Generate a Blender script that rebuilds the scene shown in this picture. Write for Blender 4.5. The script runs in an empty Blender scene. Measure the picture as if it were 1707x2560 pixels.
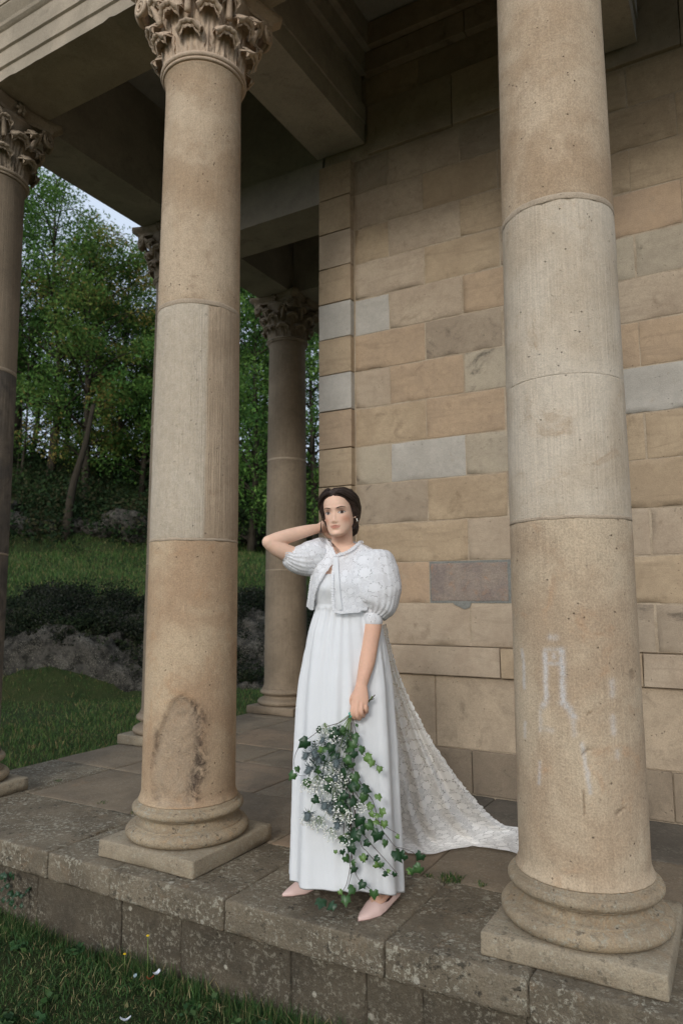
import bpy, bmesh, math, random
import numpy as np
from mathutils import Vector, Matrix

random.seed(7)
rng = np.random.default_rng(11)
scene = bpy.context.scene
COL = scene.collection
R = math.radians

# ------------------------------------------------------------------ camera
CAM = np.array([0.5833, -2.8320, 1.2621])
YAW, PITCH, ROLL = 0.5187, 0.1183, -0.0032
PW, PH, FPX = 1707.0, 2560.0, 1750.66
_f = np.array([-math.sin(YAW) * math.cos(PITCH), math.cos(YAW) * math.cos(PITCH), math.sin(PITCH)])
_r0 = np.array([math.cos(YAW), math.sin(YAW), 0.0])
_u0 = np.cross(_r0, _f)
_r = math.cos(ROLL) * _r0 + math.sin(ROLL) * _u0
_u = -math.sin(ROLL) * _r0 + math.cos(ROLL) * _u0
cam = bpy.data.cameras.new('camera')
cam.sensor_fit = 'VERTICAL'
cam.sensor_height = 36.0
cam.sensor_width = 24.0
cam.lens = 36.0 * FPX / PH
cam.clip_start = 0.05
cam.clip_end = 2000
cam.dof.use_dof = True
cam.dof.focus_distance = 2.95
cam.dof.aperture_fstop = 3.5
camo = bpy.data.objects.new('camera', cam)
COL.objects.link(camo)
camo.matrix_world = Matrix(((_r[0], _u[0], -_f[0], CAM[0]), (_r[1], _u[1], -_f[1], CAM[1]),
                            (_r[2], _u[2], -_f[2], CAM[2]), (0, 0, 0, 1)))
scene.camera = camo
scene.cycles.diffuse_bounces = 6

# ------------------------------------------------------------------ sky and sun (overcast, soft light from in front of the temple)
SUN_EL, SUN_AZ = R(25), R(11)          # azimuth: how far the light leans in from the right of the facade's normal
sun_from = Vector((math.sin(SUN_AZ) * math.cos(SUN_EL), -math.cos(SUN_AZ) * math.cos(SUN_EL), math.sin(SUN_EL)))
world = bpy.data.worlds.new('World')
scene.world = world
world.use_nodes = True
wn = world.node_tree
bg = wn.nodes['Background']
sky = wn.nodes.new('ShaderNodeTexSky')
sky.sky_type = 'NISHITA'
sky.sun_disc = False
sky.sun_elevation = SUN_EL
sky.sun_rotation = math.atan2(sun_from.x, sun_from.y)
sky.air_density = 1.0
sky.dust_density = 5.0
sky.ozone_density = 1.5
ov = wn.nodes.new('ShaderNodeMix'); ov.data_type = 'RGBA'                  # an even layer of cloud over the clear sky
ov.inputs[0].default_value = 0.72
wn.links.new(sky.outputs[0], ov.inputs[6]); ov.inputs[7].default_value = (6.7, 7.6, 8.9, 1)
wn.links.new(ov.outputs[2], bg.inputs[0])
bg.inputs[1].default_value = 0.11
sun = bpy.data.lights.new('sun', 'SUN')
sun.energy = 1.0
sun.angle = R(12)
sun.color = (0.98, 0.985, 0.98)
suno = bpy.data.objects.new('sun', sun)
COL.objects.link(suno)
suno.rotation_euler = (-sun_from).to_track_quat('-Z', 'Y').to_euler()
vs = scene.view_settings
vs.view_transform = 'Standard'
vs.look = 'None'
vs.exposure = 0.24
vs.gamma = 1.0
vs.use_curve_mapping = False

# ------------------------------------------------------------------ pixel helpers (photo shown 1568 px wide): a pixel gives a direction only
KD = 1707.0 / 1568.0
P0 = np.array([-0.983, -0.136, 0.0])
TB = np.array([0.496, -0.868, 0.0]); TB /= np.linalg.norm(TB)     # towards the viewer
TA = np.array([-TB[1], TB[0], 0.0])                               # to the viewer's right
def ray(x, y):
    return _f + _r * (x * KD - PW / 2) / FPX - _u * (y * KD - PH / 2) / FPX
def pw(x, y, b=0.0):
    """point on the upright plane through the person, b metres nearer than her axis"""
    d = ray(x, y); t = (b - (CAM - P0) @ TB) / (d @ TB)
    return CAM + t * d
def abz(x, y, b=0.0):
    p = pw(x, y, b) - P0
    return np.array([p @ TA, b, p[2]])
def w3(a, b, z):
    return P0 + a * TA + b * TB + np.array([0, 0, z])
def on_floor(x, y, z=0.0):
    d = ray(x, y); return CAM + d * (z - CAM[2]) / d[2]

# ------------------------------------------------------------------ object helpers
def mk_mesh(name, verts, faces, smooth=True):
    me = bpy.data.meshes.new(name)
    me.from_pydata([tuple(v) for v in verts] if not isinstance(verts, np.ndarray) else verts.tolist(), [],
                   faces if not isinstance(faces, np.ndarray) else faces.tolist())
    me.update()
    if smooth:
        me.shade_smooth()
    return me
def obj(name, me, mat=None, parent=None, loc=None):
    o = bpy.data.objects.new(name, me)
    COL.objects.link(o)
    if me is not None and mat is not None and len(me.materials) == 0:
        me.materials.append(mat)
    if parent is not None:
        o.parent = parent
    if loc is not None:
        o.location = loc
    return o
def tag(o, label=None, cat=None, group=None, kind=None):
    if label: o['label'] = label
    if cat: o['category'] = cat
    if group: o['group'] = group
    if kind: o['kind'] = kind
    return o
def empty(name, loc=(0, 0, 0)):
    o = bpy.data.objects.new(name, None)
    o.empty_display_size = 0.1
    COL.objects.link(o)
    o.location = loc
    return o
def copy_tree(o, parent=None):
    c = o.copy(); COL.objects.link(c)
    c.parent = parent
    for ch in list(o.children):
        copy_tree(ch, c)
    return c
def grid_faces(nu, nv, closed_u=False):
    F = []
    for j in range(nv - 1):
        for i in range(nu if closed_u else nu - 1):
            i2 = (i + 1) % nu
            F.append((j * nu + i, j * nu + i2, (j + 1) * nu + i2, (j + 1) * nu + i))
    return F
def set_attr(me, name, vals, typ='FLOAT'):
    at = me.attributes.new(name, typ, 'POINT')
    if typ == 'FLOAT':
        at.data.foreach_set('value', np.asarray(vals, np.float32).ravel())
    else:
        a = np.ones((len(vals), 4), np.float32); a[:, :3] = vals
        at.data.foreach_set('color', a.ravel())
def vnoise(p, seed=0):
    """smooth value noise on an (n,3) array, roughly -1..1"""
    p = np.asarray(p, float); i = np.floor(p).astype(np.int64); f = p - i; f = f * f * (3 - 2 * f)
    def h(a, b, c):
        n = (a * 374761393 + b * 668265263 + c * 2147483647 + seed * 974711) & 0xffffffff
        n = ((n ^ (n >> 13)) * 1274126177) & 0xffffffff
        n = ((n ^ (n >> 16)) * 2246822519) & 0xffffffff
        return ((n ^ (n >> 15)) & 0xffffff) / float(0x7fffff) - 1.0
    x, y, z = i[..., 0], i[..., 1], i[..., 2]
    def L(a, b, t): return a + (b - a) * t
    return L(L(L(h(x, y, z), h(x + 1, y, z), f[..., 0]), L(h(x, y + 1, z), h(x + 1, y + 1, z), f[..., 0]), f[..., 1]),
             L(L(h(x, y, z + 1), h(x + 1, y, z + 1), f[..., 0]), L(h(x, y + 1, z + 1), h(x + 1, y + 1, z + 1), f[..., 0]), f[..., 1]), f[..., 2])
def fbm(p, oct=4, seed=0):
    s = 0; a = 1.0; p = np.asarray(p, float)
    for o in range(oct):
        s = s + a * vnoise(p * (2 ** o) + 17.3 * o, seed + o); a *= 0.5
    return s / 1.9
def sstep(a, b, x):
    t = np.clip((np.asarray(x, float) - a) / (b - a), 0, 1); return t * t * (3 - 2 * t)
def tube(pts, rad, n=8, cap=True):
    """tube mesh data along a polyline; rad scalar or list"""
    pts = np.asarray(pts, float); m = len(pts)
    rad = np.full(m, rad) if np.isscalar(rad) else np.asarray(rad, float)
    V = []; F = []
    tang = np.gradient(pts, axis=0); tang /= np.linalg.norm(tang, axis=1)[:, None] + 1e-12
    ref = np.array([0, 0, 1.0]) if abs(tang[0][2]) < 0.9 else np.array([1.0, 0, 0])
    nrm = np.cross(tang[0], ref); nrm /= np.linalg.norm(nrm)
    for i in range(m):
        nrm = nrm - tang[i] * (nrm @ tang[i]); nrm /= np.linalg.norm(nrm) + 1e-12
        bn = np.cross(tang[i], nrm)
        for k in range(n):
            a = 2 * math.pi * k / n
            V.append(pts[i] + rad[i] * (math.cos(a) * nrm + math.sin(a) * bn))
    F = grid_faces(n, m, True)
    if cap:
        F.append(tuple(range(n - 1, -1, -1))); F.append(tuple((m - 1) * n + k for k in range(n)))
    return V, F
def spline(pts, n=40):
    """Catmull-Rom through points"""
    p = np.asarray(pts, float); m = len(p)
    q = np.vstack([2 * p[0] - p[1], p, 2 * p[-1] - p[-2]])
    out = []
    for t in np.linspace(0, m - 1 - 1e-9, n):
        i = int(t); u = t - i; a, b, c, d = q[i], q[i + 1], q[i + 2], q[i + 3]
        out.append(0.5 * ((2 * b) + (c - a) * u + (2 * a - 5 * b + 4 * c - d) * u * u + (3 * b - a - 3 * c + d) * u ** 3))
    return np.array(out)
class MB:
    """collects pieces of one mesh"""
    def __init__(s): s.V = []; s.F = []; s.n = 0
    def add(s, V, F):
        V = np.asarray(V, float).reshape(-1, 3)
        s.V.append(V); s.F.extend([tuple(i + s.n for i in f) for f in F]); s.n += len(V)
    def tube(s, *a, **k): s.add(*tube(*a, **k))
    def build(s, name, mat, parent=None, smooth=True, loc=None):
        me = mk_mesh(name, np.vstack(s.V), s.F, smooth)
        return obj(name, me, mat, parent, loc)
def lathe(profile, seg=96, a0=0.0):
    V = []; pr = np.asarray(profile, float)
    for r_, z in pr:
        for k in range(seg):
            a = a0 + 2 * math.pi * k / seg
            V.append((r_ * math.cos(a), r_ * math.sin(a), z))
    return np.array(V), grid_faces(seg, len(pr), True)
def block_mesh(name, sx, sy, sz, bev=0.006, jit=0.003, seed=0, segs=1):
    """a stone block with worn (bevelled, slightly uneven) edges, centred"""
    rs = random.Random(seed)
    bm = bmesh.new()
    bmesh.ops.create_cube(bm, size=1.0)
    for v in bm.verts:
        v.co = Vector((v.co.x * sx + rs.uniform(-jit, jit), v.co.y * sy + rs.uniform(-jit, jit) * 0.5, v.co.z * sz + rs.uniform(-jit, jit)))
    bmesh.ops.bevel(bm, geom=bm.edges[:], offset=bev, segments=segs, affect='EDGES', profile=0.6)
    me = bpy.data.meshes.new(name); bm.to_mesh(me); bm.free()
    return me
def box_data(x0, x1, y0, y1, z0, z1):
    V = [(x0, y0, z0), (x1, y0, z0), (x1, y1, z0), (x0, y1, z0), (x0, y0, z1), (x1, y0, z1), (x1, y1, z1), (x0, y1, z1)]
    F = [(0, 3, 2, 1), (4, 5, 6, 7), (0, 1, 5, 4), (1, 2, 6, 5), (2, 3, 7, 6), (3, 0, 4, 7)]
    return V, F

# ------------------------------------------------------------------ materials
def lin(r_, g, b):
    def c(v):
        v /= 255.0
        return v / 12.92 if v <= 0.04045 else ((v + 0.055) / 1.055) ** 2.4
    return (c(r_), c(g), c(b))
class NT:
    def __init__(s, name, rough=0.9, spec=0.3):
        s.m = bpy.data.materials.new(name); s.m.use_nodes = True
        s.t = s.m.node_tree; s.b = s.t.nodes['Principled BSDF']; s.out = s.t.nodes['Material Output']
        s.b.inputs['Roughness'].default_value = rough
        s.b.inputs['Specular IOR Level'].default_value = spec
    def n(s, typ, **kw):
        x = s.t.nodes.new('ShaderNode' + typ)
        for k, v in kw.items(): setattr(x, k, v)
        return x
    def L(s, a, b): s.t.links.new(a, b)
    def put(s, sock, v):
        if isinstance(v, bpy.types.NodeSocket): s.L(v, sock)
        elif isinstance(v, tuple) and len(v) == 3 and sock.type == 'RGBA': sock.default_value = (*v, 1)
        else: sock.default_value = v
    def coord(s, rand=True, kind='Object'):
        tc = s.n('TexCoord'); v = tc.outputs[kind]
        if rand:
            oi = s.n('ObjectInfo'); ml = s.n('VectorMath', operation='MULTIPLY_ADD')
            s.L(oi.outputs['Random'], ml.inputs[0]); ml.inputs[1].default_value = (37.1, 53.7, 91.3); s.L(v, ml.inputs[2])
            v = ml.outputs[0]
        return v
    def scale(s, v, sc):
        m = s.n('Mapping'); s.L(v, m.inputs[0]); m.inputs['Scale'].default_value = sc; return m.outputs[0]
    def noise(s, v, sc, det=4, rough=0.55, dist=0.0):
        x = s.n('TexNoise'); s.L(v, x.inputs['Vector']); x.inputs['Scale'].default_value = sc
        x.inputs['Detail'].default_value = det; x.inputs['Roughness'].default_value = rough; x.inputs['Distortion'].default_value = dist
        return x.outputs['Fac']
    def voro(s, v, sc, feat='F1', out='Distance', rnd=1.0):
        x = s.n('TexVoronoi', feature=feat); s.L(v, x.inputs['Vector']); x.inputs['Scale'].default_value = sc
        x.inputs['Randomness'].default_value = rnd
        return x.outputs[out]
    def ramp(s, v, lo, hi, a=0.0, b=1.0):
        x = s.n('MapRange', interpolation_type='SMOOTHSTEP'); s.put(x.inputs[0], v)
        x.inputs[1].default_value = lo; x.inputs[2].default_value = hi; x.inputs[3].default_value = a; x.inputs[4].default_value = b
        return x.outputs[0]
    def math(s, op, a, b=0.5, c=None):
        x = s.n('Math', operation=op); s.put(x.inputs[0], a); s.put(x.inputs[1], b)
        if c is not None: s.put(x.inputs[2], c)
        return x.outputs[0]
    def mix(s, f, a, b, mode='MIX'):
        x = s.n('Mix', data_type='RGBA', blend_type=mode); s.put(x.inputs[0], f); s.put(x.inputs[6], a); s.put(x.inputs[7], b)
        return x.outputs[2]
    def attr(s, name, out='Fac'):
        x = s.n('Attribute'); x.attribute_name = name; return x.outputs[out]
    def color(s, v): s.put(s.b.inputs['Base Color'], v)
    def bump(s, h, dist=0.01, st=1.0):
        x = s.n('Bump'); s.put(x.inputs['Height'], h); x.inputs['Distance'].default_value = dist; x.inputs['Strength'].default_value = st
        s.L(x.outputs[0], s.b.inputs['Normal'])
def stone(name, c1, c2, c3, stain=0.5, streak=0.0, grain=0.5, pits=0.6, blotch=3.0, lichen=0.0, bumpd=0.006, extra=None, vein=0.0, dark=None, darkamt=0.0, nostreak=None, dsk=0.19, gain=1.04, spots=0.0):
    """weathered sandstone: two body tones, a stain tone, optional tooling streaks, lichen crust and pits"""
    def ds(c, k=0.13):
        g_ = 0.3 * c[0] + 0.6 * c[1] + 0.1 * c[2]; return (c[0] * (1 - k) + g_ * k, c[1] * (1 - k) + g_ * k, c[2] * (1 - k) + g_ * k)
    c1, c2, c3 = [tuple(gain * q_ for q_ in ds(c, dsk)) for c in (c1, c2, c3)]
    s = NT(name, 0.93, 0.2)
    v = s.coord()
    big = s.noise(v, blotch, 6, 0.6, 0.4)
    col = s.mix(s.ramp(big, 0.36, 0.64), c1, c2)
    st = s.noise(v, blotch * 2.7, 7, 0.68, 0.8)
    col = s.mix(s.ramp(st, 0.62 - 0.14 * stain, 0.80, 0, 0.85), col, c3)
    if vein:
        vv = s.noise(s.scale(v, (0.8, 0.8, 5.0)), 3.0, 5, 0.6, 1.5)
        col = s.mix(s.ramp(vv, 0.5, 0.7, 0, vein), col, tuple(0.75 * x for x in c2))
    fine = s.noise(v, 150, 3, 0.75)
    mid = s.noise(v, 26, 6, 0.65)
    val = s.math('ADD', s.ramp(fine, 0.25, 0.75, 1 - 0.26 * grain, 1 + 0.20 * grain), s.ramp(mid, 0.3, 0.7, -0.055, 0.045))
    h = s.math('ADD', s.math('MULTIPLY', fine, 0.5), s.math('MULTIPLY', mid, 0.35))
    if streak:
        sv = s.scale(v, (1, 1, 0.018))
        sk = s.noise(sv, 125, 3, 0.65); sk2 = s.noise(s.scale(v, (1, 1, 0.05)), 22, 4, 0.6)
        brk = s.noise(v, 5.0, 4, 0.6)
        amt = s.ramp(brk, 0.35, 0.6, 0.25, 1.0)
        if nostreak: amt = s.math('MULTIPLY', amt, s.math('SUBTRACT', 1.0, s.math('MULTIPLY', s.attr(nostreak), 0.92)))
        d = s.math('MULTIPLY', s.math('ADD', s.ramp(sk, 0.3, 0.7, -0.26, 0.18), s.ramp(sk2, 0.3, 0.7, -0.06, 0.05)), s.math('MULTIPLY', amt, streak))
        val = s.math('ADD', val, d)
        h = s.math('ADD', h, s.math('MULTIPLY', sk, 1.2 * streak))
    if dark is not None:
        dn = s.noise(v, 4.2, 8, 0.72, 0.6)
        col = s.mix(s.ramp(dn, 0.56, 0.74, 0, darkamt), col, dark)
    if lichen:
        ln = s.noise(v, 48, 6, 0.78, 0.2); lm = s.noise(v, 5.5, 4, 0.6)
        lk = s.math('MULTIPLY', s.ramp(ln, 0.52, 0.58), s.ramp(lm, 0.38, 0.58, 0.15, 1.0))
        col = s.mix(s.math('MULTIPLY', lk, lichen), col, lin(176, 170, 152))
        dn = s.noise(v, 26, 6, 0.75, 0.3)
        dk = s.math('MULTIPLY', s.ramp(dn, 0.54, 0.64), s.ramp(s.noise(v, 3.0, 3), 0.4, 0.6, 0.2, 1.0))
        col = s.mix(s.math('MULTIPLY', dk, lichen * 0.85), col, lin(62, 58, 50))
        h = s.math('ADD', h, s.math('MULTIPLY', ln, 1.0 * lichen))
    if spots:
        sp = s.voro(v, 9, 'F1'); sn = s.noise(v, 40, 4, .7)
        spk = s.ramp(s.math('ADD', sp, s.math('MULTIPLY', sn, .12)), .15, .19, 1, 0); spg = s.ramp(s.noise(v, 2.2, 2), .46, .56)
        col = s.mix(s.math('MULTIPLY', s.math('MULTIPLY', spk, spg), spots), col, lin(188, 182, 166))
    if pits:
        pv = s.voro(v, 34, 'F1'); pg = s.noise(v, 9, 3)
        pk = s.math('MULTIPLY', s.ramp(pv, 0.07, 0.15, 1, 0), s.ramp(pg, 0.5, 0.62))
        col = s.mix(s.math('MULTIPLY', pk, pits), col, tuple(0.32 * x for x in c2))
        h = s.math('SUBTRACT', h, s.math('MULTIPLY', pk, 1.0))
    if extra: col, h = extra(s, v, col, h)
    vm = s.n('VectorMath', operation='SCALE'); s.L(col, vm.inputs[0]); s.L(val, vm.inputs['Scale'])
    s.color(vm.outputs[0])
    s.bump(h, bumpd)
    return s.m
# ------------------------------------------------------------------ stone palette
def paint_extra(s, v, col, h):
    p = s.attr('paint'); n = s.noise(v, 60, 4, 0.7)
    k = s.math('MULTIPLY', p, s.ramp(n, 0.36, 0.56, 0.5, 1.0))
    col = s.mix(s.math('MULTIPLY', k, 0.75), col, lin(205, 206, 208))
    c = s.attr('chip')
    col = s.mix(s.math('MULTIPLY', c, 0.55), col, lin(96, 80, 62))
    return col, h
def scar_extra(s, v, col, h):
    sc_ = s.attr('scar'); dk = s.attr('scardark')
    n = s.noise(v, 22, 7, 0.72, 0.6)
    col = s.mix(s.math('MULTIPLY', sc_, s.ramp(n, 0.3, 0.7, 0.35, 0.85)), col, lin(166, 148, 126))
    n2 = s.noise(v, 14, 8, 0.78, 1.2)
    col = s.mix(s.math('MULTIPLY', dk, s.ramp(n2, 0.36, 0.60, 0.05, 0.95)), col, lin(70, 58, 50))
    h = s.math('ADD', h, s.math('MULTIPLY', s.math('MULTIPLY', sc_, n), 1.8))
    return col, h
def facet_extra(s, v, col, h):
    f = s.attr('facet'); n = s.noise(v, 30, 5, 0.7)
    g = s.mix(s.ramp(n, 0.3, 0.7), lin(204, 192, 174), lin(190, 178, 158))
    col = s.mix(s.math('MULTIPLY', f, 0.92), col, g)
    return col, h
WARM, WARM2, RUST = lin(186, 160, 128), lin(172, 144, 112), lin(176, 138, 96)
PALE, PALE2, GREY = lin(204, 188, 164), lin(188, 168, 140), lin(156, 148, 136)
m_up = stone('sandstone_upper', lin(192, 168, 136), lin(170, 142, 108), lin(146, 116, 86), stain=0.7, streak=0.22, grain=0.9, pits=1.0, blotch=2.2)
m_midp = stone('sandstone_tooled', PALE, PALE2, lin(172, 142, 106), stain=0.6, streak=0.38, grain=0.5, pits=0.5, blotch=2.0, bumpd=0.008)
m_low = stone('sandstone_painted', lin(194, 172, 140), lin(176, 150, 118), lin(182, 140, 98), stain=0.65, streak=0.28, grain=0.9, pits=0.8, blotch=2.4, extra=paint_extra)
m_scar = stone('sandstone_scarred', lin(192, 166, 130), lin(174, 142, 106), lin(180, 136, 90), stain=0.8, streak=0.15, grain=0.9, pits=0.8, blotch=2.4, extra=scar_extra)
m_facet = stone('sandstone_dressed', lin(182, 158, 128), lin(170, 146, 116), lin(150, 122, 92), stain=0.3, streak=0.7, grain=0.5, pits=0.6, blotch=2.0, extra=facet_extra, bumpd=0.008, nostreak='facet')
m_far = stone('sandstone_shaded', lin(158, 138, 112), lin(140, 122, 98), lin(112, 98, 80), stain=0.6, streak=0.5, grain=0.5, pits=0.4, blotch=2.0)  # left-hand columns: their dimmer light is put into a darker stone colour
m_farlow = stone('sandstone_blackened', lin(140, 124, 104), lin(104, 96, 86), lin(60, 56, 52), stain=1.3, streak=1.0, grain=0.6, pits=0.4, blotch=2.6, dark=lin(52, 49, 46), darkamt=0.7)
m_base = stone('base_stone', lin(180, 158, 124), lin(162, 142, 112), lin(186, 144, 92), stain=0.8, grain=0.9, pits=1.0, blotch=4.5, lichen=0.8, bumpd=.012)
m_plinth = stone('plinth_stone', lin(168, 152, 124), lin(150, 134, 108), lin(166, 136, 100), stain=0.5, grain=0.9, pits=0.6, blotch=4, lichen=0.6, bumpd=0.01)
m_cap = stone('capital_stone', lin(194, 170, 142), lin(184, 158, 130), lin(158, 134, 108), stain=0.5, grain=0.6, pits=0.6, blotch=7, gain=1.12)
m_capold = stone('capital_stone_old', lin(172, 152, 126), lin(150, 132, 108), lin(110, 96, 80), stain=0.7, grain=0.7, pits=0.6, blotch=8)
m_arch = stone('architrave_stone', lin(176, 160, 136), lin(160, 146, 124), lin(132, 122, 104), stain=0.5, grain=0.6, pits=0.5, blotch=3, lichen=0.12)
m_beam = stone('beam_stone', lin(182, 164, 136), lin(164, 148, 122), lin(130, 118, 98), stain=0.7, grain=0.6, pits=0.5, blotch=2.2, dsk=.55, gain=1.08)
m_ceil = stone('ceiling_stone', lin(192, 186, 176), lin(178, 172, 162), lin(140, 136, 126), stain=0.6, grain=0.5, pits=0.3, blotch=2, dsk=.5)
m_mortar = stone('mortar', lin(186, 166, 138), lin(166, 146, 118), lin(112, 98, 80), stain=0.5, grain=0.8, pits=0, blotch=5)
m_edge = stone('edge_slab_stone', lin(140, 126, 102), lin(116, 104, 84), lin(152, 124, 90), stain=0.6, grain=0.9, pits=0.6, blotch=4, lichen=1.0, bumpd=0.012, spots=.9, gain=1.0)
m_slab = stone('paving_stone', lin(152, 134, 108), lin(134, 118, 96), lin(160, 130, 94), stain=0.6, grain=0.7, pits=0.5, blotch=2.4, lichen=0.22, bumpd=0.008, vein=0.3, gain=.82)
m_slab2 = stone('paving_stone_worn', lin(166, 140, 110), lin(144, 126, 102), lin(112, 100, 84), stain=0.7, grain=0.7, pits=0.4, blotch=2.8, lichen=0.12, bumpd=0.008, vein=0.35, gain=.82)
m_slabshade = stone('paving_stone_shadowed', lin(112, 102, 88), lin(96, 88, 76), lin(78, 72, 62), stain=0.6, grain=0.6, pits=0.4, blotch=2.4, lichen=0.15)  # darker paving: the shadow along the wall foot is put into the colour
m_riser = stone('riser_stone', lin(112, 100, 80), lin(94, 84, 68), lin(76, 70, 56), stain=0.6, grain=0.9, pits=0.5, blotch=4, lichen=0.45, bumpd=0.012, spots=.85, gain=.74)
BL = {
 'ochre': stone('block_ochre', lin(176, 146, 108), lin(166, 138, 104), lin(140, 112, 82), stain=0.5, grain=0.5, pits=0.5, blotch=3.2, vein=0.45, dark=lin(112, 92, 68), darkamt=0.55, dsk=0.27, gain=1.18),
 'rust': stone('block_rust', lin(176, 144, 106), lin(168, 138, 104), lin(164, 146, 118), stain=0.4, grain=0.5, pits=0.5, blotch=4, dsk=0.27, gain=1.18),
 'tan': stone('block_tan', lin(176, 150, 112), lin(164, 138, 102), lin(134, 110, 80), stain=0.5, grain=0.5, pits=0.6, blotch=2.6, vein=0.45, dark=lin(116, 98, 74), darkamt=0.55, dsk=0.27, gain=1.18),
 'beige': stone('block_beige', lin(176, 154, 124), lin(166, 143, 114), lin(136, 114, 88), stain=0.5, grain=0.5, pits=0.5, blotch=2.8, vein=0.35, dark=lin(112, 98, 76), darkamt=0.5, dsk=0.27, gain=1.18),
 'grey': stone('block_grey', lin(176, 168, 154), lin(164, 156, 142), lin(158, 140, 116), stain=0.4, grain=0.4, pits=0.4, blotch=3.0, dsk=0.27, gain=1.18),
 'greyb': stone('block_greybrown', lin(164, 144, 116), lin(150, 130, 104), lin(126, 108, 86), stain=0.6, grain=0.5, pits=0.6, blotch=3, dark=lin(74, 68, 60), darkamt=0.75, dsk=0.27, gain=1.18),
 'stain': stone('block_stained', lin(172, 156, 128), lin(162, 146, 120), lin(138, 122, 98), stain=0.5, grain=0.5, pits=0.7, blotch=3.2, dark=lin(78, 74, 66), darkamt=0.9, dsk=0.27, gain=1.18),
 'purple': stone('block_mauve', lin(156, 138, 120), lin(138, 122, 112), lin(178, 126, 80), stain=0.9, grain=1.0, pits=0.3, blotch=6, bumpd=0.015, dsk=0.27, gain=1.18),
 'dado': stone('block_dado', lin(180, 156, 122), lin(160, 138, 108), lin(124, 106, 82), stain=0.7, grain=0.6, pits=0.6, blotch=2.2, dark=lin(92, 82, 66), darkamt=0.6, dsk=0.27, gain=1.18),
 'foot': stone('block_foot', lin(148, 128, 100), lin(128, 110, 86), lin(98, 86, 70), stain=0.6, grain=0.6, pits=0.5, blotch=2.4, dsk=0.27, gain=1.18),
}
m_cement = stone('cement', lin(138, 138, 130), lin(126, 126, 118), lin(112, 110, 102), stain=0.5, grain=0.9, pits=0.3, blotch=6)

# ------------------------------------------------------------------ rough stone box (rounded, worn edges)
def rough_box(name, sx, sy, sz, res=0.05, rad=0.012, amp=0.004, seed=0, chip=0.0):
    h = np.array([sx, sy, sz]) / 2
    nx, ny, nz = [int(min(40, max(2, round(d / res)))) for d in (sx, sy, sz)]
    idx = {}; V = []; F = []
    def ax(n, hh):      # extra loops close to the edges
        t = np.linspace(-hh, hh, n + 1); e = min(rad, hh * 0.5)
        return np.unique(np.concatenate([t, [-hh + e * 0.35, -hh + e, hh - e, hh - e * 0.35]]).round(6))
    X, Y, Z = ax(nx, h[0]), ax(ny, h[1]), ax(nz, h[2])
    def vid(p):
        k = tuple(np.round(p, 5))
        if k not in idx: idx[k] = len(V); V.append(p)
        return idx[k]
    def face(A, B, fix, c, flip):
        for i in range(len(A) - 1):
            for j in range(len(B) - 1):
                q = []
                for (a, b) in ((A[i], B[j]), (A[i + 1], B[j]), (A[i + 1], B[j + 1]), (A[i], B[j + 1])):
                    p = [0, 0, 0]; ii = [k for k in range(3) if k != fix]
                    p[ii[0]] = a; p[ii[1]] = b; p[fix] = c; q.append(vid(tuple(p)))
                F.append(tuple(q[::-1]) if flip else tuple(q))
    face(X, Y, 2, h[2], False); face(X, Y, 2, -h[2], True)
    face(X, Z, 1, -h[1], False); face(X, Z, 1, h[1], True)
    face(Y, Z, 0, h[0], False); face(Y, Z, 0, -h[0], True)
    P = np.array(V, float)
    inner = np.clip(P, -(h - rad), h - rad); d = P - inner
    L = np.linalg.norm(d, axis=1)[:, None] + 1e-9
    nrm = d / L
    P = inner + nrm * np.minimum(L, rad)
    n1 = fbm(P * 9 + seed * 7.7, 3, seed); n2 = fbm(P * 45 + seed, 2, seed + 5)
    edge = (np.sort(np.abs(nrm), axis=1)[:, 1] > 0.3)
    disp = amp * n1 + amp * 0.5 * n2 - edge * np.maximum(0, n1 + 0.3 * n2 - 0.1) * chip
    P = P + nrm * disp[:, None]
    return mk_mesh(name, P, F, True)

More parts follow.
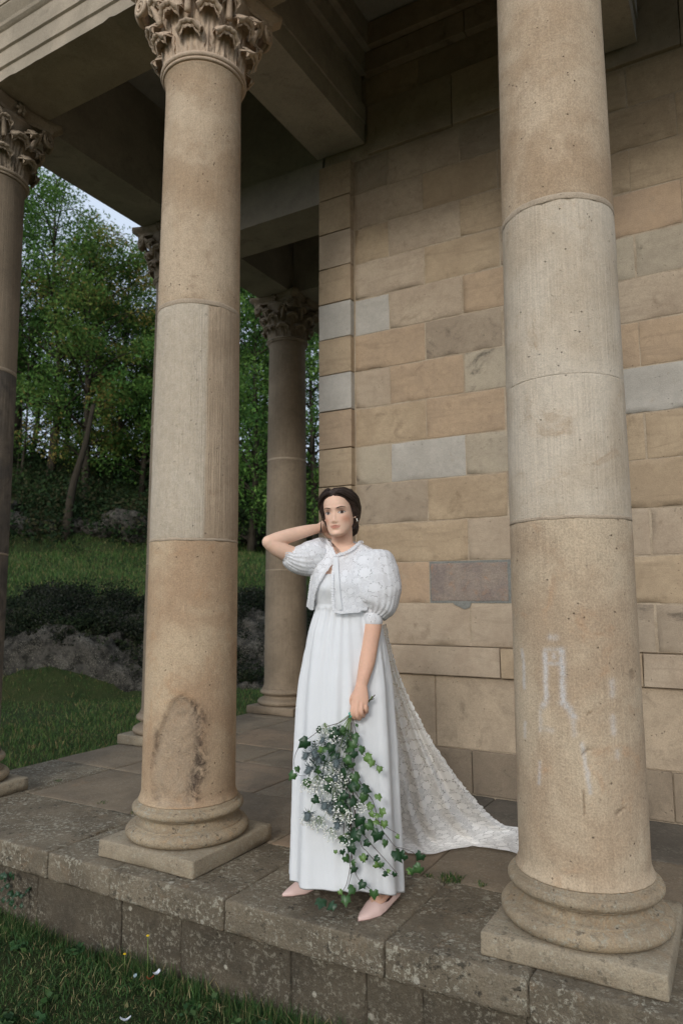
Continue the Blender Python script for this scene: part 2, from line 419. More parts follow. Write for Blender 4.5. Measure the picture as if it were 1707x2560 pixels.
# ------------------------------------------------------------------ columns
X2, X3, D4, D5, WALL = -1.9316, -3.8808, 1.9127, 3.7278, 1.602
RB, RN, ZS, ZN, ZB = 0.234, 0.2093, 0.2566, 4.1486, 4.6826
def shaft_r(z): return RB + (RN - RB) * (z - ZS) / (ZN - ZS) + 0.0035 * np.sin(np.pi * np.clip((z - ZS) / (ZN - ZS), 0, 1))
def drum_mesh(name, z0, z1, seg=96, rows=24, deform=None, seed=0, foot=False, head=False, notch=1.0):
    zz = np.concatenate([[z0, z0 + 0.003, z0 + 0.009], np.linspace(z0 + 0.03, z1 - 0.03, rows), [z1 - 0.009, z1 - 0.003, z1]])
    V = []; 
    for z in zz:
        r_ = float(shaft_r(z)); e = min(z - z0, z1 - z)
        if e < 0.001: r_ -= 0.003 * notch
        elif e < 0.004: r_ -= 0.001 * notch
        elif e < 0.01: r_ -= 0.0003 * notch
        if foot: r_ += 0.016 * max(0, 1 - (z - z0) / 0.05) ** 2
        if head: r_ += 0.014 * max(0, 1 - (z1 - z) / 0.05) ** 2
        for k in range(seg):
            a = 2 * math.pi * k / seg; V.append((r_ * math.cos(a), r_ * math.sin(a), z))
    V = np.array(V); n = len(zz)
    rad = V[:, :2] / np.linalg.norm(V[:, :2], axis=1)[:, None]
    wob = 0.0012 * fbm(V * 6 + seed * 3.1, 3, seed)
    eb = np.minimum(V[:, 2] - z0, z1 - V[:, 2])
    wob -= np.where(eb < 0.012, np.maximum(0, fbm(V * 22 + seed, 3, seed + 9) - 0.15) * 0.012, 0)
    V[:, :2] += rad * wob[:, None]
    attrs = {}
    if deform is not None:
        V, attrs = deform(V)
    F = grid_faces(seg, n, True) + [tuple(range(seg - 1, -1, -1)), tuple((n - 1) * seg + k for k in range(seg))]
    me = mk_mesh(name, V, F)
    for k, a in attrs.items(): set_attr(me, k, a)
    return me
def view_right(cx, cy):
    v = np.array([cx - CAM[0], cy - CAM[1]]); v /= np.linalg.norm(v)
    return np.array([v[1], -v[0]]), v
def seg_dist(s, z, pts):
    d = np.full(len(s), 9.0)
    for (a, b) in zip(pts[:-1], pts[1:]):
        a = np.array(a); b = np.array(b); ab = b - a
        t = np.clip(((s - a[0]) * ab[0] + (z - a[1]) * ab[1]) / (ab @ ab + 1e-9), 0, 1)
        d = np.minimum(d, np.hypot(s - a[0] - t * ab[0], z - a[1] - t * ab[1]))
    return d
def c1_deform(V):
    rt, fw = view_right(0, 0)
    s = V[:, 0] * rt[0] + V[:, 1] * rt[1]; z = V[:, 2]; front = (V[:, 0] * fw[0] + V[:, 1] * fw[1]) < 0
    k = 0.00154     # metres per shown pixel at this column's face
    def q(x, y): return ((x - 1331) * k, 1.54 - (y - 1190) * k * 1.016)
    lines = [([q(1264, 1497), q(1264, 1560), q(1263, 1612)], 6, .9), ([q(1302, 1494), q(1302, 1560), q(1300, 1612)], 7, 1), ([q(1264, 1526), q(1302, 1524)], 5, .7), ([q(1270, 1494), q(1296, 1492)], 6, .45), ([q(1278, 1465), q(1290, 1466)], 7, .6), ([q(1283, 1505), q(1284, 1512)], 6, .6),
             ([q(1263, 1612), q(1254, 1624)], 6, .8), ([q(1300, 1610), q(1314, 1624), q(1322, 1640)], 8, .9), ([q(1249, 1635), q(1248, 1678)], 5, .4), ([q(1321, 1640), q(1323, 1680)], 6, .45), ([q(1209, 1500), q(1213, 1545), q(1211, 1588)], 4, .8), ([q(1211, 1668), q(1209, 1702)], 4, .6), ([q(1255, 1672), q(1275, 1676)], 6, .35),
             ([q(1338, 1700), q(1349, 1772), q(1351, 1802)], 5, .7), ([q(1243, 1750), q(1240, 1800)], 4, .6), ([q(1409, 1562), q(1409, 1592)], 7, .5), ([q(1407, 1640), q(1409, 1676)], 6, .5), ([q(1413, 1715), q(1414, 1730)], 6, .35)]
    p = np.zeros(len(V))
    wob = 0.004 * fbm(V * 40, 2, 3)
    for pts, w, am in lines:
        d = seg_dist(s + wob, z, pts); p = np.maximum(p, am * np.exp(-(d / (w * k * 0.95)) ** 2))
    p = p * front
    c = np.zeros(len(V))
    for pts, w in [([q(1338, 1722), q(1348, 1712), q(1362, 1708)], 2.6), ([q(1404, 1850), q(1412, 1843), q(1424, 1838)], 2.6), ([q(1338, 1800), q(1338, 1850)], 1.6), ([q(1456, 1545), q(1457, 1560)], 5), ([q(1352, 1635), q(1362, 1628)], 1.8)]:
        d = seg_dist(s, z, pts); c = np.maximum(c, 1 - sstep(w * k * 0.4, w * k * 1.4, d))
    c *= front * (.55 + .45 * sstep(-.4, .3, fbm(V * 60, 2, 8)))
    rad = V[:, :2] / np.linalg.norm(V[:, :2], axis=1)[:, None]
    V = V.copy(); V[:, :2] -= rad * (c * 0.006)[:, None]
    return V, {'paint': p, 'chip': c}
def c2_scar(V):
    rt, fw = view_right(X2, 0)
    s = V[:, 0] * rt[0] + V[:, 1] * rt[1]; z = V[:, 2]; front = (V[:, 0] * fw[0] + V[:, 1] * fw[1]) < 0.02
    n = fbm(V * 9, 4, 21) * 0.028
    u = (s + 0.052 + n * .7) / 0.132; vv = (z - 0.275) / 0.50
    half = 0.86 * np.sqrt(np.clip(1 - (np.clip(vv - 0.52, 0, 9) / 0.48) ** 2, 0, 1)) - 0.12 * (1 - sstep(0, .35, vv))
    slant = u - (0.22 * vv - 0.12)
    inside = half - np.abs(slant)
    m = sstep(0, 0.10, inside) * (vv < 1.0) * (vv > -0.02) * front
    brk = sstep(-.25, .45, fbm(V * 7 + 3, 3, 66))
    rimn = np.exp(-(inside / 0.10) ** 2) * (vv < 1.02) * (vv > 0.0)
    rimw = np.exp(-((inside - .06) / 0.26) ** 2) * (vv < 1.08) * (vv > 0.02)
    right = sstep(-.1, .5, slant)
    dark = np.clip(rimn * .85 * (.4 + .6 * brk) + 1.4 * rimw * right * (.45 + .55 * brk) + .55 * brk * np.exp(-((slant - .35) / .3) ** 2 - ((vv - .66) / .24) ** 2), 0, 1) * front
    rad = V[:, :2] / np.linalg.norm(V[:, :2], axis=1)[:, None]
    V = V.copy(); V[:, :2] -= rad * (m * (0.013 + 0.008 * fbm(V * 16, 3, 5)))[:, None]
    return V, {'scar': m, 'scardark': dark}
def c2_facet(V):
    rt, fw = view_right(X2, 0)
    s = V[:, 0] * rt[0] + V[:, 1] * rt[1]; z = V[:, 2]; front = (V[:, 0] * fw[0] + V[:, 1] * fw[1]) < 0.1
    b = 0.045 + 0.004 * fbm(V * 8, 3, 2)
    m = (1 - sstep(b - 0.010, b + 0.012, s)) * front * (.8 + .2 * sstep(-.3, .3, fbm(V * 5, 3, 4)))
    return V, {'facet': m}
J1, J2 = 1.542, 2.785
dm = {'low': drum_mesh('shaft_drum', ZS, J1 - 0.0015, foot=True, seed=1), 'mid': drum_mesh('shaft_drum', J1 + 0.0015, J2 - 0.0015, seed=2),
      'top': drum_mesh('shaft_drum', J2 + 0.0015, ZN, head=True, seed=3)}
m_joint = stone('joint_mortar', lin(178, 158, 132), lin(168, 148, 122), lin(128, 112, 92), stain=0.5, grain=0.7, pits=0.3, blotch=6)
joint_me = {}
for zj_, hh_ in ((J1, .006), (J2, .013)):
    r_ = float(shaft_r(zj_)); V_, F_ = lathe([(r_ - .02, zj_ - hh_ - .002), (r_ + .0002, zj_ - hh_), (r_ + .0012, zj_ - hh_ * .5), (r_ + .0012, zj_ + hh_ * .4), (r_ + .0002, zj_ + hh_), (r_ - .02, zj_ + hh_ + .002)], 96)
    V_[:, 2] += .004 * fbm(V_ * 14, 3, 3); V_[:, :2] *= (1 - .004 * np.maximum(0, fbm(V_ * 25, 2, 6)))[:, None]
    joint_me[zj_] = mk_mesh('mortar_joint', V_, F_)
# attic base
def arc(cx, cz, rx, rz, a0, a1, n=10): return [(cx + rx * math.cos(R(a)), cz + rz * math.sin(R(a))) for a in np.linspace(a0, a1, n)]
prof = [(0.20, 0.0815)] + [(0.262, 0.0815)] + arc(0.264, 0.113, 0.041, 0.0315, -90, 85, 14) + [(0.268, 0.145), (0.268, 0.149)] \
    + [(0.256, 0.150), (0.243, 0.157), (0.235, 0.168), (0.234, 0.179), (0.240, 0.189), (0.250, 0.194)] + [(0.257, 0.1945), (0.257, 0.199)] \
    + arc(0.252, 0.2195, 0.0245, 0.0215, -80, 80, 12) + [(0.252, 0.2415), (0.252, 0.2525), (0.243, 0.2555), (0.20, 0.2558)]
bV, bF = lathe(prof, 96)
bn = fbm(bV * 7, 4, 8); bn2 = fbm(bV * 30, 3, 9)
br = bV[:, :2] / np.linalg.norm(bV[:, :2], axis=1)[:, None]
bV[:, :2] += br * (-0.004 * np.maximum(0, bn) - 0.0045 * np.maximum(0, bn2 - 0.25))[:, None]
base_me = mk_mesh('column_base', bV, bF)
plinth_me = rough_box('plinth', 0.608, 0.608, 0.0812, 0.05, 0.010, 0.003, 3, chip=0.02)
ringV, ringF = lathe([(0.19, 4.150)] + arc(0.2245, 4.163, 0.008, 0.010, -90, 60, 6) + arc(0.226, 4.184, 0.0165, 0.016, -70, 90, 9) + [(0.19, 4.2005)], 72)
ring_me = mk_mesh('astragal', ringV, ringF)
# Corinthian capital pieces, z measured from 4.20
ZC = 4.2005
bellp = [(0.19, 0.0), (0.207, 0.0), (0.208, 0.12), (0.212, 0.24), (0.226, 0.33), (0.25, 0.385), (0.268, 0.40), (0.20, 0.402)]
bellV, bellF = lathe([(r_, z + ZC) for r_, z in bellp], 64)
bell_me = mk_mesh('bell', bellV, bellF)
def leaf_mesh(name, h, rc, r0, r1, wmax, seed):
    nt, nu = 30, 21
    front = []; back = []
    for j in range(nt):
        t = j / (nt - 1)
        if t < 0.55:
            q_ = t / 0.55; z = h * q_; rho = r0 + (r1 - r0) * q_ ** 1.6; nr, nz = 1.0, -0.1; curl = 0
        else:
            q_ = (t - 0.55) / 0.45; ph = math.pi - q_ * (math.pi + 0.9); curl = q_
            rho = r1 + rc + rc * math.cos(ph); z = h + rc * math.sin(ph); nr, nz = -math.cos(ph), math.sin(ph)
        body = 1 - curl
        wd = wmax * ((1.0 + .06 * math.sin(t * 30)) if curl == 0 else (0.98 - 0.30 * curl ** 1.2))
        for i in range(nu):
            u = -1 + 2 * i / (nu - 1)
            rib = (0.008 * math.exp(-(u / 0.09) ** 2) + 0.0055 * math.cos(u * 13 + math.copysign(4.0 * t, u))) * (1 - .55 * curl)
            dome = curl ** .7
            rr = rho + nr * rib - 0.030 * u * u * dome; zz = z + nz * rib - 0.042 * u * u * dome + 0.0045 * math.cos(u * 14) * max(0, curl - .35)
            a = u * wd / 0.235
            front.append((rr * math.cos(a), rr * math.sin(a), zz + ZC))
            th = 0.014 + 0.006 * math.sin(math.pi * curl)
            rb, zb_ = rr - nr * th, zz - nz * th
            back.append((rb * math.cos(a), rb * math.sin(a), zb_ + ZC))
    F = grid_faces(nu, nt)
    off = nu * nt
    Fb = [tuple(i + off for i in f[::-1]) for f in F]
    rim = []
    for j in range(nt - 1):
        for e in (0, nu - 1):
            a, b = j * nu + e, (j + 1) * nu + e
            rim.append((a, b, b + off, a + off) if e == nu - 1 else (b, a, a + off, b + off))
    for i in range(nu - 1):
        a, b = (nt - 1) * nu + i, (nt - 1) * nu + i + 1
        rim.append((b, a, a + off, b + off))
    return mk_mesh(name, np.array(front + back), F + Fb + rim)
leaf1 = leaf_mesh('acanthus_leaf', 0.120, 0.030, 0.222, 0.238, 0.076, 1)
leaf2 = leaf_mesh('acanthus_leaf', 0.238, 0.034, 0.219, 0.250, 0.068, 2)
leaf3 = leaf_mesh('acanthus_leaf', 0.318, 0.030, 0.217, 0.268, 0.050, 3)
def volute_mesh():
    mb = MB(); pts = []; rad = []
    for t in np.linspace(0, 1, 60):
        a = 0.6 + t * 2.35 * 2 * math.pi; r_ = 0.047 * (1 - t) ** 0.85 + 0.006
        pts.append((0.004 + 0.014 * t, r_ * math.cos(a), r_ * math.sin(a))); rad.append(0.0105 * (1 - t) + 0.0055)
    mb.tube(pts, rad, 8)
    mb.tube([(-0.022, 0, 0), (-0.006, 0, 0), (0.004, 0, 0), (0.006, 0, 0)], [0.04, 0.043, 0.040, 0.02], 20)
    st = spline([(0.003, 0.040, 0.022), (0.0, 0.070, -0.010), (-0.018, 0.098, -0.07), (-0.045, 0.118, -0.15)], 14)   # stalk down to the leaves
    mb.tube(st, np.linspace(0.011, 0.018, 14), 8)
    return mk_mesh('volute', np.vstack(mb.V), mb.F)
vol_me = volute_mesh()
vol_me2 = vol_me.copy(); vol_me2.transform(Matrix.Scale(-1, 4, (0, 1, 0))); vol_me2.flip_normals()
def abacus_mesh():
    def outline(c, sag):
        o = []; cut = 0.045
        for k in range(4):
            a = math.pi / 2 * k; ca, sa = math.cos(a), math.sin(a)
            for t in np.linspace(-1, 1, 15):
                y = t * (c - cut); x = c - sag * (1 - t * t) ; o.append((x * ca - y * sa, x * sa + y * ca))
        return o
    rings = [(0.296, 0.055, 0.402), (0.300, 0.055, 0.425), (0.310, 0.058, 0.432), (0.332, 0.062, 0.452), (0.338, 0.062, 0.462), (0.339, 0.062, 0.481)]
    V = []; m = 0
    for c, sg, z in rings:
        o = outline(c, sg); m = len(o); V += [(x, y, z + ZC) for x, y in o]
    F = grid_faces(m, len(rings), True) + [tuple(range(m - 1, -1, -1)), tuple((len(rings) - 1) * m + k for k in range(m))]
    return mk_mesh('abacus', V, F, False)
abacus_me = abacus_mesh()
def fleuron_mesh():
    mb = MB()
    for k in range(6):
        a = math.pi / 3 * k
        pts = [(0.0, 0, 0), (0.012, 0.018 * math.cos(a), 0.018 * math.sin(a)), (0.006, 0.034 * math.cos(a), 0.034 * math.sin(a)), (-0.006, 0.038 * math.cos(a), 0.038 * math.sin(a))]
        mb.tube(pts, [0.008, 0.013, 0.014, 0.008], 7)
    mb.tube([(-0.03, 0, 0), (0.008, 0, 0), (0.018, 0, 0)], [0.02, 0.016, 0.008], 10)
    return mk_mesh('fleuron', np.vstack(mb.V), mb.F)
fle_me = fleuron_mesh()
def with_mat(me, mat, cache={}):
    k = (me.name, mat.name)
    if k not in cache:
        c = me.copy(); c.materials.clear(); c.materials.append(mat); cache[k] = c
    return cache[k]
def column(loc, mats, label, capmat, low=None, mid=None, basemat=None, plinthmat=None):
    t = empty('column', (loc[0], loc[1], 0))
    tag(t, label, 'column', 'columns of the portico')
    p = obj('plinth', with_mat(plinth_me, plinthmat or m_plinth), None, t, (0, 0, 0.0408))
    obj('base', with_mat(base_me, basemat or m_base), None, t)
    obj('shaft_drum', low or with_mat(dm['low'], mats[0]), mats[0], t)
    obj('shaft_drum', mid or with_mat(dm['mid'], mats[1]), mats[1], t)
    obj('shaft_drum', with_mat(dm['top'], mats[2]), None, t)
    for zj_, hh_ in ((J1, .006), (J2, .013)):
        obj('mortar_joint', with_mat(joint_me[zj_], m_joint), None, t)
    cp = obj('capital', with_mat(bell_me, capmat), None, t)
    obj('astragal', with_mat(ring_me, capmat), None, cp)
    obj('abacus', with_mat(abacus_me, capmat), None, cp)
    for k in range(8):
        for me, ph in ((leaf1, 0.0), (leaf2, 0.5), (leaf3, 0.0)):
            o = obj('acanthus_leaf', with_mat(me, capmat), None, cp); o.rotation_euler.z = math.pi / 4 * (k + ph) + R(22.5)
    for k in range(4):
        for sgn, me in ((1, vol_me), (-1, vol_me2)):
            o = obj('volute', with_mat(me, capmat), None, cp)
            a = math.pi / 2 * k + sgn * R(-39)
            o.location = (0.352 * math.cos(a), 0.352 * math.sin(a), ZC + 0.345)
            o.rotation_euler.z = math.pi / 2 * k - sgn * R(-0 + 12)
        o = obj('fleuron', with_mat(fle_me, capmat), None, cp)
        a = math.pi / 2 * k; o.location = (0.282 * math.cos(a), 0.282 * math.sin(a), ZC + 0.442); o.rotation_euler.z = a
    return t
c1low = drum_mesh('shaft_drum', ZS, J1 - 0.0015, seg=256, rows=190, deform=c1_deform, seed=4, foot=True)
c2low = drum_mesh('shaft_drum', ZS, J1 - 0.0015, seg=192, rows=110, deform=c2_scar, seed=5, foot=True)
c2mid = drum_mesh('shaft_drum', J1 + 0.0015, J2 - 0.0015, seg=256, rows=24, deform=c2_facet, seed=6)
JC = 2.079
c1a = drum_mesh('shaft_drum', J1 + 0.0015, JC - 0.0002, rows=12, seed=7, notch=.35); c1b = drum_mesh('shaft_drum', JC + 0.0002, J2 - 0.0015, rows=14, seed=8, notch=.35)
t_ = column((0, 0), (m_low, m_midp, m_up), 'nearest stone column, at the right, with white paint smears on its lower drum', m_cap, low=c1low, mid=c1a)
obj('shaft_drum', c1b, m_midp, t_)
column((X2, 0), (m_scar, m_facet, m_up), 'column left of the bride with a flaked dark scar above its base', m_cap, low=c2low, mid=c2mid)
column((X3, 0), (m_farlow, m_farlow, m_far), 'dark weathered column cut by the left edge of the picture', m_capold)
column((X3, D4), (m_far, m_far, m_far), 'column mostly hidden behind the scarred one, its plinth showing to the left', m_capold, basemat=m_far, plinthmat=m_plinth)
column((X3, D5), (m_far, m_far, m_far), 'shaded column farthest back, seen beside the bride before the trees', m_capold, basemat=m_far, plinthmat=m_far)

# ------------------------------------------------------------------ temple wall
wall = empty('temple_wall', (-2.0, 1.62, 0))
tag(wall, 'tan and grey squared stone wall of the temple behind the bride', 'wall')
mb = MB(); mb.add(*box_data(-2.09, 2.4, 1.6050, 2.15, 0.93, 5.6)); mb.add(*box_data(-2.09, 2.4, 1.6235, 2.15, -0.3, 0.9295)); mb.add(*box_data(-2.09, -1.55, 2.152, 6.0, -0.3, 5.6))
def wobj(name, me, mat, loc):
    o = obj(name, me, mat, wall); o.location = (loc[0] + 2.0, loc[1] - 1.62, loc[2]); return o
core = mb.build('mortar_core', m_mortar, wall, False); core.location = (2.0, -1.62, 0)
ZCO = [0.9265, 1.206, 1.488, 1.765, 2.055, 2.336, 2.623, 2.904, 3.181, 3.46, 3.742, 4.023, 4.304, 4.583]
LET = 'MLKJIHGFEDCBA'
pick = {'D': ['beige', 'tan'], 'E': ['grey', 'beige', 'ochre'], 'F': ['ochre', 'greyb'], 'G': ['beige', 'ochre', 'stain'], 'H': ['tan', 'ochre'], 'I': ['stain', 'grey', 'stain'],
        'J': ['greyb', 'tan'], 'K': ['tan', 'beige', 'beige'], 'L': ['rust', 'purple'], 'M': ['beige', 'beige'], 'C': ['tan', 'beige', 'tan'], 'B': ['beige', 'tan'], 'A': ['greyb', 'beige', 'greyb']}
pickr = {'E': 'stain', 'F': 'beige', 'G': 'ochre', 'D': 'rust', 'H': 'grey', 'I': 'tan', 'J': 'tan', 'K': 'beige', 'L': 'tan', 'M': 'greyb'}
pil = {'D': 'tan', 'E': 'grey', 'F': 'tan', 'G': 'grey', 'H': 'ochre', 'I': 'tan', 'J': 'tan', 'C': 'beige'}
rs = random.Random(5)
for ci, L_ in enumerate(LET):
    z0, z1 = ZCO[ci], ZCO[ci + 1]
    odd = L_ in 'ACEGIKM'
    js = [-1.826] + [x for x in ([-1.54 + 0.555 * k for k in range(9)] if odd else [-1.265 + 0.555 * k for k in range(8)]) if x < 2.3] + [2.38]
    if L_ in 'KM': js.remove(js[1])
    for bi in range(len(js) - 1):
        x0 = js[bi] + (rs.uniform(-0.006, 0.006) if bi else 0); x1 = js[bi + 1]
        g = rs.uniform(0.0015, 0.004)
        me = rough_box('stone_block', x1 - x0 - 2 * g, 0.06, z1 - z0 - 2 * g, 0.045, 0.005, 0.0022, ci * 40 + bi, chip=0.022)
        pk = pick.get(L_, [])
        mk = pk[bi] if bi < len(pk) else (pickr.get(L_, 'tan') if -0.5 < x0 < 0.2 else rs.choice(['tan', 'beige', 'ochre', 'greyb', 'tan', 'beige']))
        yy = WALL + 0.03 + rs.uniform(-0.0015, 0.0015) + (-0.002 if mk == 'purple' else 0)
        if mk == 'purple':
            me = rough_box('stone_block', x1 - x0 - 0.03, 0.06, z1 - z0 - 0.03, 0.03, 0.006, 0.003, 9)
        wobj('stone_block', me, BL[mk], ((x0 + x1) / 2, yy, (z0 + z1) / 2))
    # corner pilaster block of the same course
    zl, zh = z0 + 0.0, z1 + 0.0
    me = block_mesh('pilaster_block', 0.276, 0.10, zh - zl - 0.006, bev=0.005, jit=0.002, seed=900 + ci, segs=2)
    wobj('pilaster_block', me, BL[pil.get(L_, rs.choice(['tan', 'beige']))], (-1.972, 1.598, (zl + zh) / 2))
# cement bed showing round the recessed block
mb = MB(); mb.add(*box_data(-1.262, -0.70, 1.6035, 1.6205, 1.208, 1.487)); o = mb.build('cement_bed', m_cement, wall, False); o.location = (2.0, -1.62, 0)
cp_ = [(-1.10, 1.212), (-0.97, 1.212), (-0.985, 1.178), (-1.02, 1.168), (-1.05, 1.182), (-1.085, 1.196)]
V = [(x, 1.5965, z) for x, z in cp_] + [(x, 1.62, z) for x, z in cp_]; n_ = len(cp_)
o = obj('cement_bed', mk_mesh('cement_bed', V, [tuple(range(n_)), tuple(range(2 * n_ - 1, n_ - 1, -1))] + [(i, i + n_, (i + 1) % n_ + n_, (i + 1) % n_) for i in range(n_)], False), m_cement, wall); o.location = (2.0, -1.62, 0)
def course(name, js, z0, z1, y, mk, dep=0.08, seed=0):
    for i in range(len(js) - 1):
        me = block_mesh(name, js[i + 1] - js[i] - 0.005, dep, z1 - z0 - 0.005, bev=0.005, jit=0.0025, seed=seed + i, segs=2)
        wobj(name, me, BL[mk[i % len(mk)]], ((js[i] + js[i + 1]) / 2, y + dep / 2, (z0 + z1) / 2))
course('ledge_block', [-2.12, -1.62, -0.788, 0.05, 0.9, 1.7, 2.38], 0.734, 0.925, 1.585, ['beige', 'beige', 'tan'], 0.09, 300)
course('dado_block', [-2.10, -1.241, -0.42, 0.42, 1.2, 2.38], 0.275, 0.733, 1.616, ['dado'], 0.05, 330)
course('footing_block', [-2.10, -1.55, -0.996, -0.35, 0.17, 0.62, 1.3, 2.38], 0.002, 0.273, 1.604, ['foot'], 0.05, 360)
course('wall_band_block', [-1.70, -1.02, -0.2, 0.45, 1.3, 2.38], 4.585, 4.985, 1.575, ['greyb', 'beige'], 0.09, 390)
course('frieze_block', [-1.72, -1.28, -0.62, 0.1, 0.9, 2.38], 4.988, 5.228, 1.60, ['dado', 'greyb'], 0.06, 420)
course('cornice_block', [-1.72, -0.9, 0.1, 1.1, 2.38], 5.231, 5.40, 1.54, ['greyb'], 0.12, 440)
course('cornice_block', [-1.72, -0.5, 0.6, 2.38], 5.403, 5.595, 1.49, ['greyb'], 0.17, 460)

# ------------------------------------------------------------------ entablature, cross beams, ceiling
ent = empty('entablature', (-1.5, 0, ZB)); tag(ent, 'moulded stone entablature and dark beamed ceiling resting on the columns', 'entablature')
def part(name, mb_, mat, smooth=False):
    o = mb_.build(name, mat, ent, smooth); o.location = (1.5, 0, -ZB); return o
def extrude_x(prof, x0, x1, nx=None):
    m = len(prof); xs = np.linspace(x0, x1, nx or max(2, int((x1 - x0) / 0.05)))
    V = [(x, y, z) for x in xs for (y, z) in prof]
    F = []
    for i in range(len(xs) - 1):
        for k in range(m):
            k2 = (k + 1) % m; F.append((i * m + k, i * m + k2, (i + 1) * m + k2, (i + 1) * m + k))
    F = [f[::-1] for f in F]
    F += [tuple(range(m)), tuple((len(xs) - 1) * m + k for k in range(m - 1, -1, -1))]
    V = np.array(V)
    n = fbm(V * np.array([14, 9, 9.0]), 3, 31)
    low = (np.abs(V[:, 1] + 0.21) < 0.004) & (V[:, 2] < 4.70)
    V[:, 2] += np.where(low, np.maximum(0, n - 0.1) * 0.030, 0); V[:, 1] += np.where(V[:, 1] < 0, 0.0016 * n, 0)
    return V, F
aprof = [(0.209, 4.684), (-0.21, 4.684), (-0.21, 4.766), (-0.2245, 4.774), (-0.2245, 4.882), (-0.239, 4.890), (-0.239, 5.010),
         (-0.250, 5.018), (-0.262, 5.030), (-0.268, 5.050), (-0.290, 5.085), (-0.304, 5.108), (-0.304, 5.118), (-0.312, 5.120), (-0.312, 5.160), (0.19, 5.16), (0.19, 5.0), (0.209, 4.998)]
for x0, x1 in ((X3 - 0.21, X2 - 0.001), (X2 + 0.001, -0.001), (0.001, 2.4)):
    mb = MB(); mb.add(*extrude_x(aprof, x0, x1)); part('architrave', mb, m_arch)
for i, (x0, x1) in enumerate(((-4.07, -3.45), (-3.447, -2.9), (-2.897, -2.2), (-2.197, -1.4), (-1.397, -0.5), (-0.497, 0.6), (0.603, 2.4))):
    me = block_mesh('frieze_block', x1 - x0, 0.40, 0.54, 0.004, 0.001, 50 + i); o = obj('frieze_block', me, BL[['ochre', 'beige', 'tan'][i % 3]], ent)
    o.location = ((x0 + x1) / 2 + 1.5, 0.0, 5.432 - ZB)
mb = MB(); mb.add(*box_data(-4.45, 2.4, -0.58, 0.2, 5.705, 5.90)); mb.add(*box_data(-4.36, 2.4, -0.46, 0.2, 5.9005, 6.02)); part('cornice', mb, m_arch)
# side architrave along the left colonnade
mb = MB(); mb.add(*box_data(X3 - 0.209, X3 + 0.209, 0.211, 6.0, 4.684, 5.0)); mb.add(*box_data(X3 - 0.225, X3 + 0.19, 0.211, 6.0, 5.0005, 5.60)); part('side_architrave', mb, m_beam)
mb = MB(); mb.add(*box_data(X3 - 0.57, X3 - 0.226, 0.201, 6.0, 5.705, 5.90)); part('side_cornice', mb, m_arch)
# beams from the front columns back to the wall
for xc, y1 in ((X2, 1.60), (0.0, 1.572)):
    mb = MB()
    mb.add(*box_data(xc - 0.209, xc + 0.209, 0.211, y1 - 0.02, 4.684, 4.84)); mb.add(*box_data(xc - 0.222, xc + 0.222, 0.211, y1 - 0.02, 4.8405, 4.985))
    mb.add(*box_data(xc - 0.19, xc + 0.19, 0.213, y1 - 0.02, 4.9855, 5.23)); mb.add(*box_data(xc - 0.24, xc + 0.24, 0.213, y1 - 0.04, 5.2305, 5.40)); mb.add(*box_data(xc - 0.29, xc + 0.29, 0.213, y1 - 0.06, 5.4005, 5.60))
    part('cross_beam', mb, m_beam)
for i, y in enumerate((1.60,)):
    mb = MB(); mb.add(*box_data(X3 + 0.12, -2.112, y, y + 0.40, 4.325, 4.683)); mb.add(*box_data(X3 + 0.211, -2.112, y + 0.02, y + 0.38, 4.6835, 5.60)); part('cross_beam', mb, m_beam)
mb = MB(); mb.add(*box_data(X3 + 0.211, -2.112, D5 - 0.2, D5 + 0.2, 4.684, 5.60)); part('cross_beam', mb, m_beam)
mb = MB(); mb.add(*box_data(X3 + 0.191, 2.4, 0.192, 0.26, 5.23, 5.60)); part('inner_cornice', mb, m_beam)
mb = MB(); mb.add(*box_data(-4.0, 2.4, 0.1, 6.0, 5.602, 5.70)); part('ceiling_slab', mb, m_ceil)

# ------------------------------------------------------------------ portico floor
floor = empty('portico_floor', (-1.5, 0.5, 0)); tag(floor, kind='structure')
fs = random.Random(3)
def slab(name, x0, x1, y0, y1, zt, th, mat, rad=0.008, amp=0.003, chip=0.006, seed=0, g=0.003, res=0.06):
    me = rough_box(name, x1 - x0 - 2 * g, y1 - y0 - 2 * g, th, res, rad, amp, seed, chip)
    o = obj(name, me, mat, floor); o.location = ((x0 + x1) / 2 + 1.5, (y0 + y1) / 2 - 0.5, zt - th / 2); return o
fj = [-4.175, -3.45, -2.5, -2.06, -1.385, -0.645, -0.117, 0.62, 1.45, 2.4]
for i in range(len(fj) - 1):
    slab('edge_slab', fj[i], fj[i + 1], -0.386 + fs.uniform(-0.004, 0.006), 0.262, 0.0 + fs.uniform(-0.003, 0.0), 0.128, m_edge, 0.010, 0.005, 0.030, 20 + i, 0.0015, 0.028)
rows = [(0.262, 0.975, [-3.53, -2.62, -1.61, -0.78, 0.1, 0.8, 1.6, 2.4]), (0.975, 1.612, [-3.53, -3.0, -2.25, -1.52, -0.85, -0.1, 0.62, 1.4, 2.4]),
        (1.612, 2.13, [-3.53, -2.82, -2.1]), (2.13, 2.8, [-3.53, -2.72, -2.1]), (2.8, 3.5, [-3.53, -2.9, -2.1]), (3.5, 4.15, [-3.53, -2.7, -2.1])]
k = 0
for y0, y1, js in rows:
    for i in range(len(js) - 1):
        k += 1
        mt = m_slabshade if (y0 > 0.9 and js[i] > -1.6) else (m_slab2 if k % 3 == 0 else m_slab)
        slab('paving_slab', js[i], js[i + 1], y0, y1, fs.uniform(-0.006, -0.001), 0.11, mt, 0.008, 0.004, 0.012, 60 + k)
ys = [0.262, 0.98, 1.75, 2.5, 3.3, 4.15]
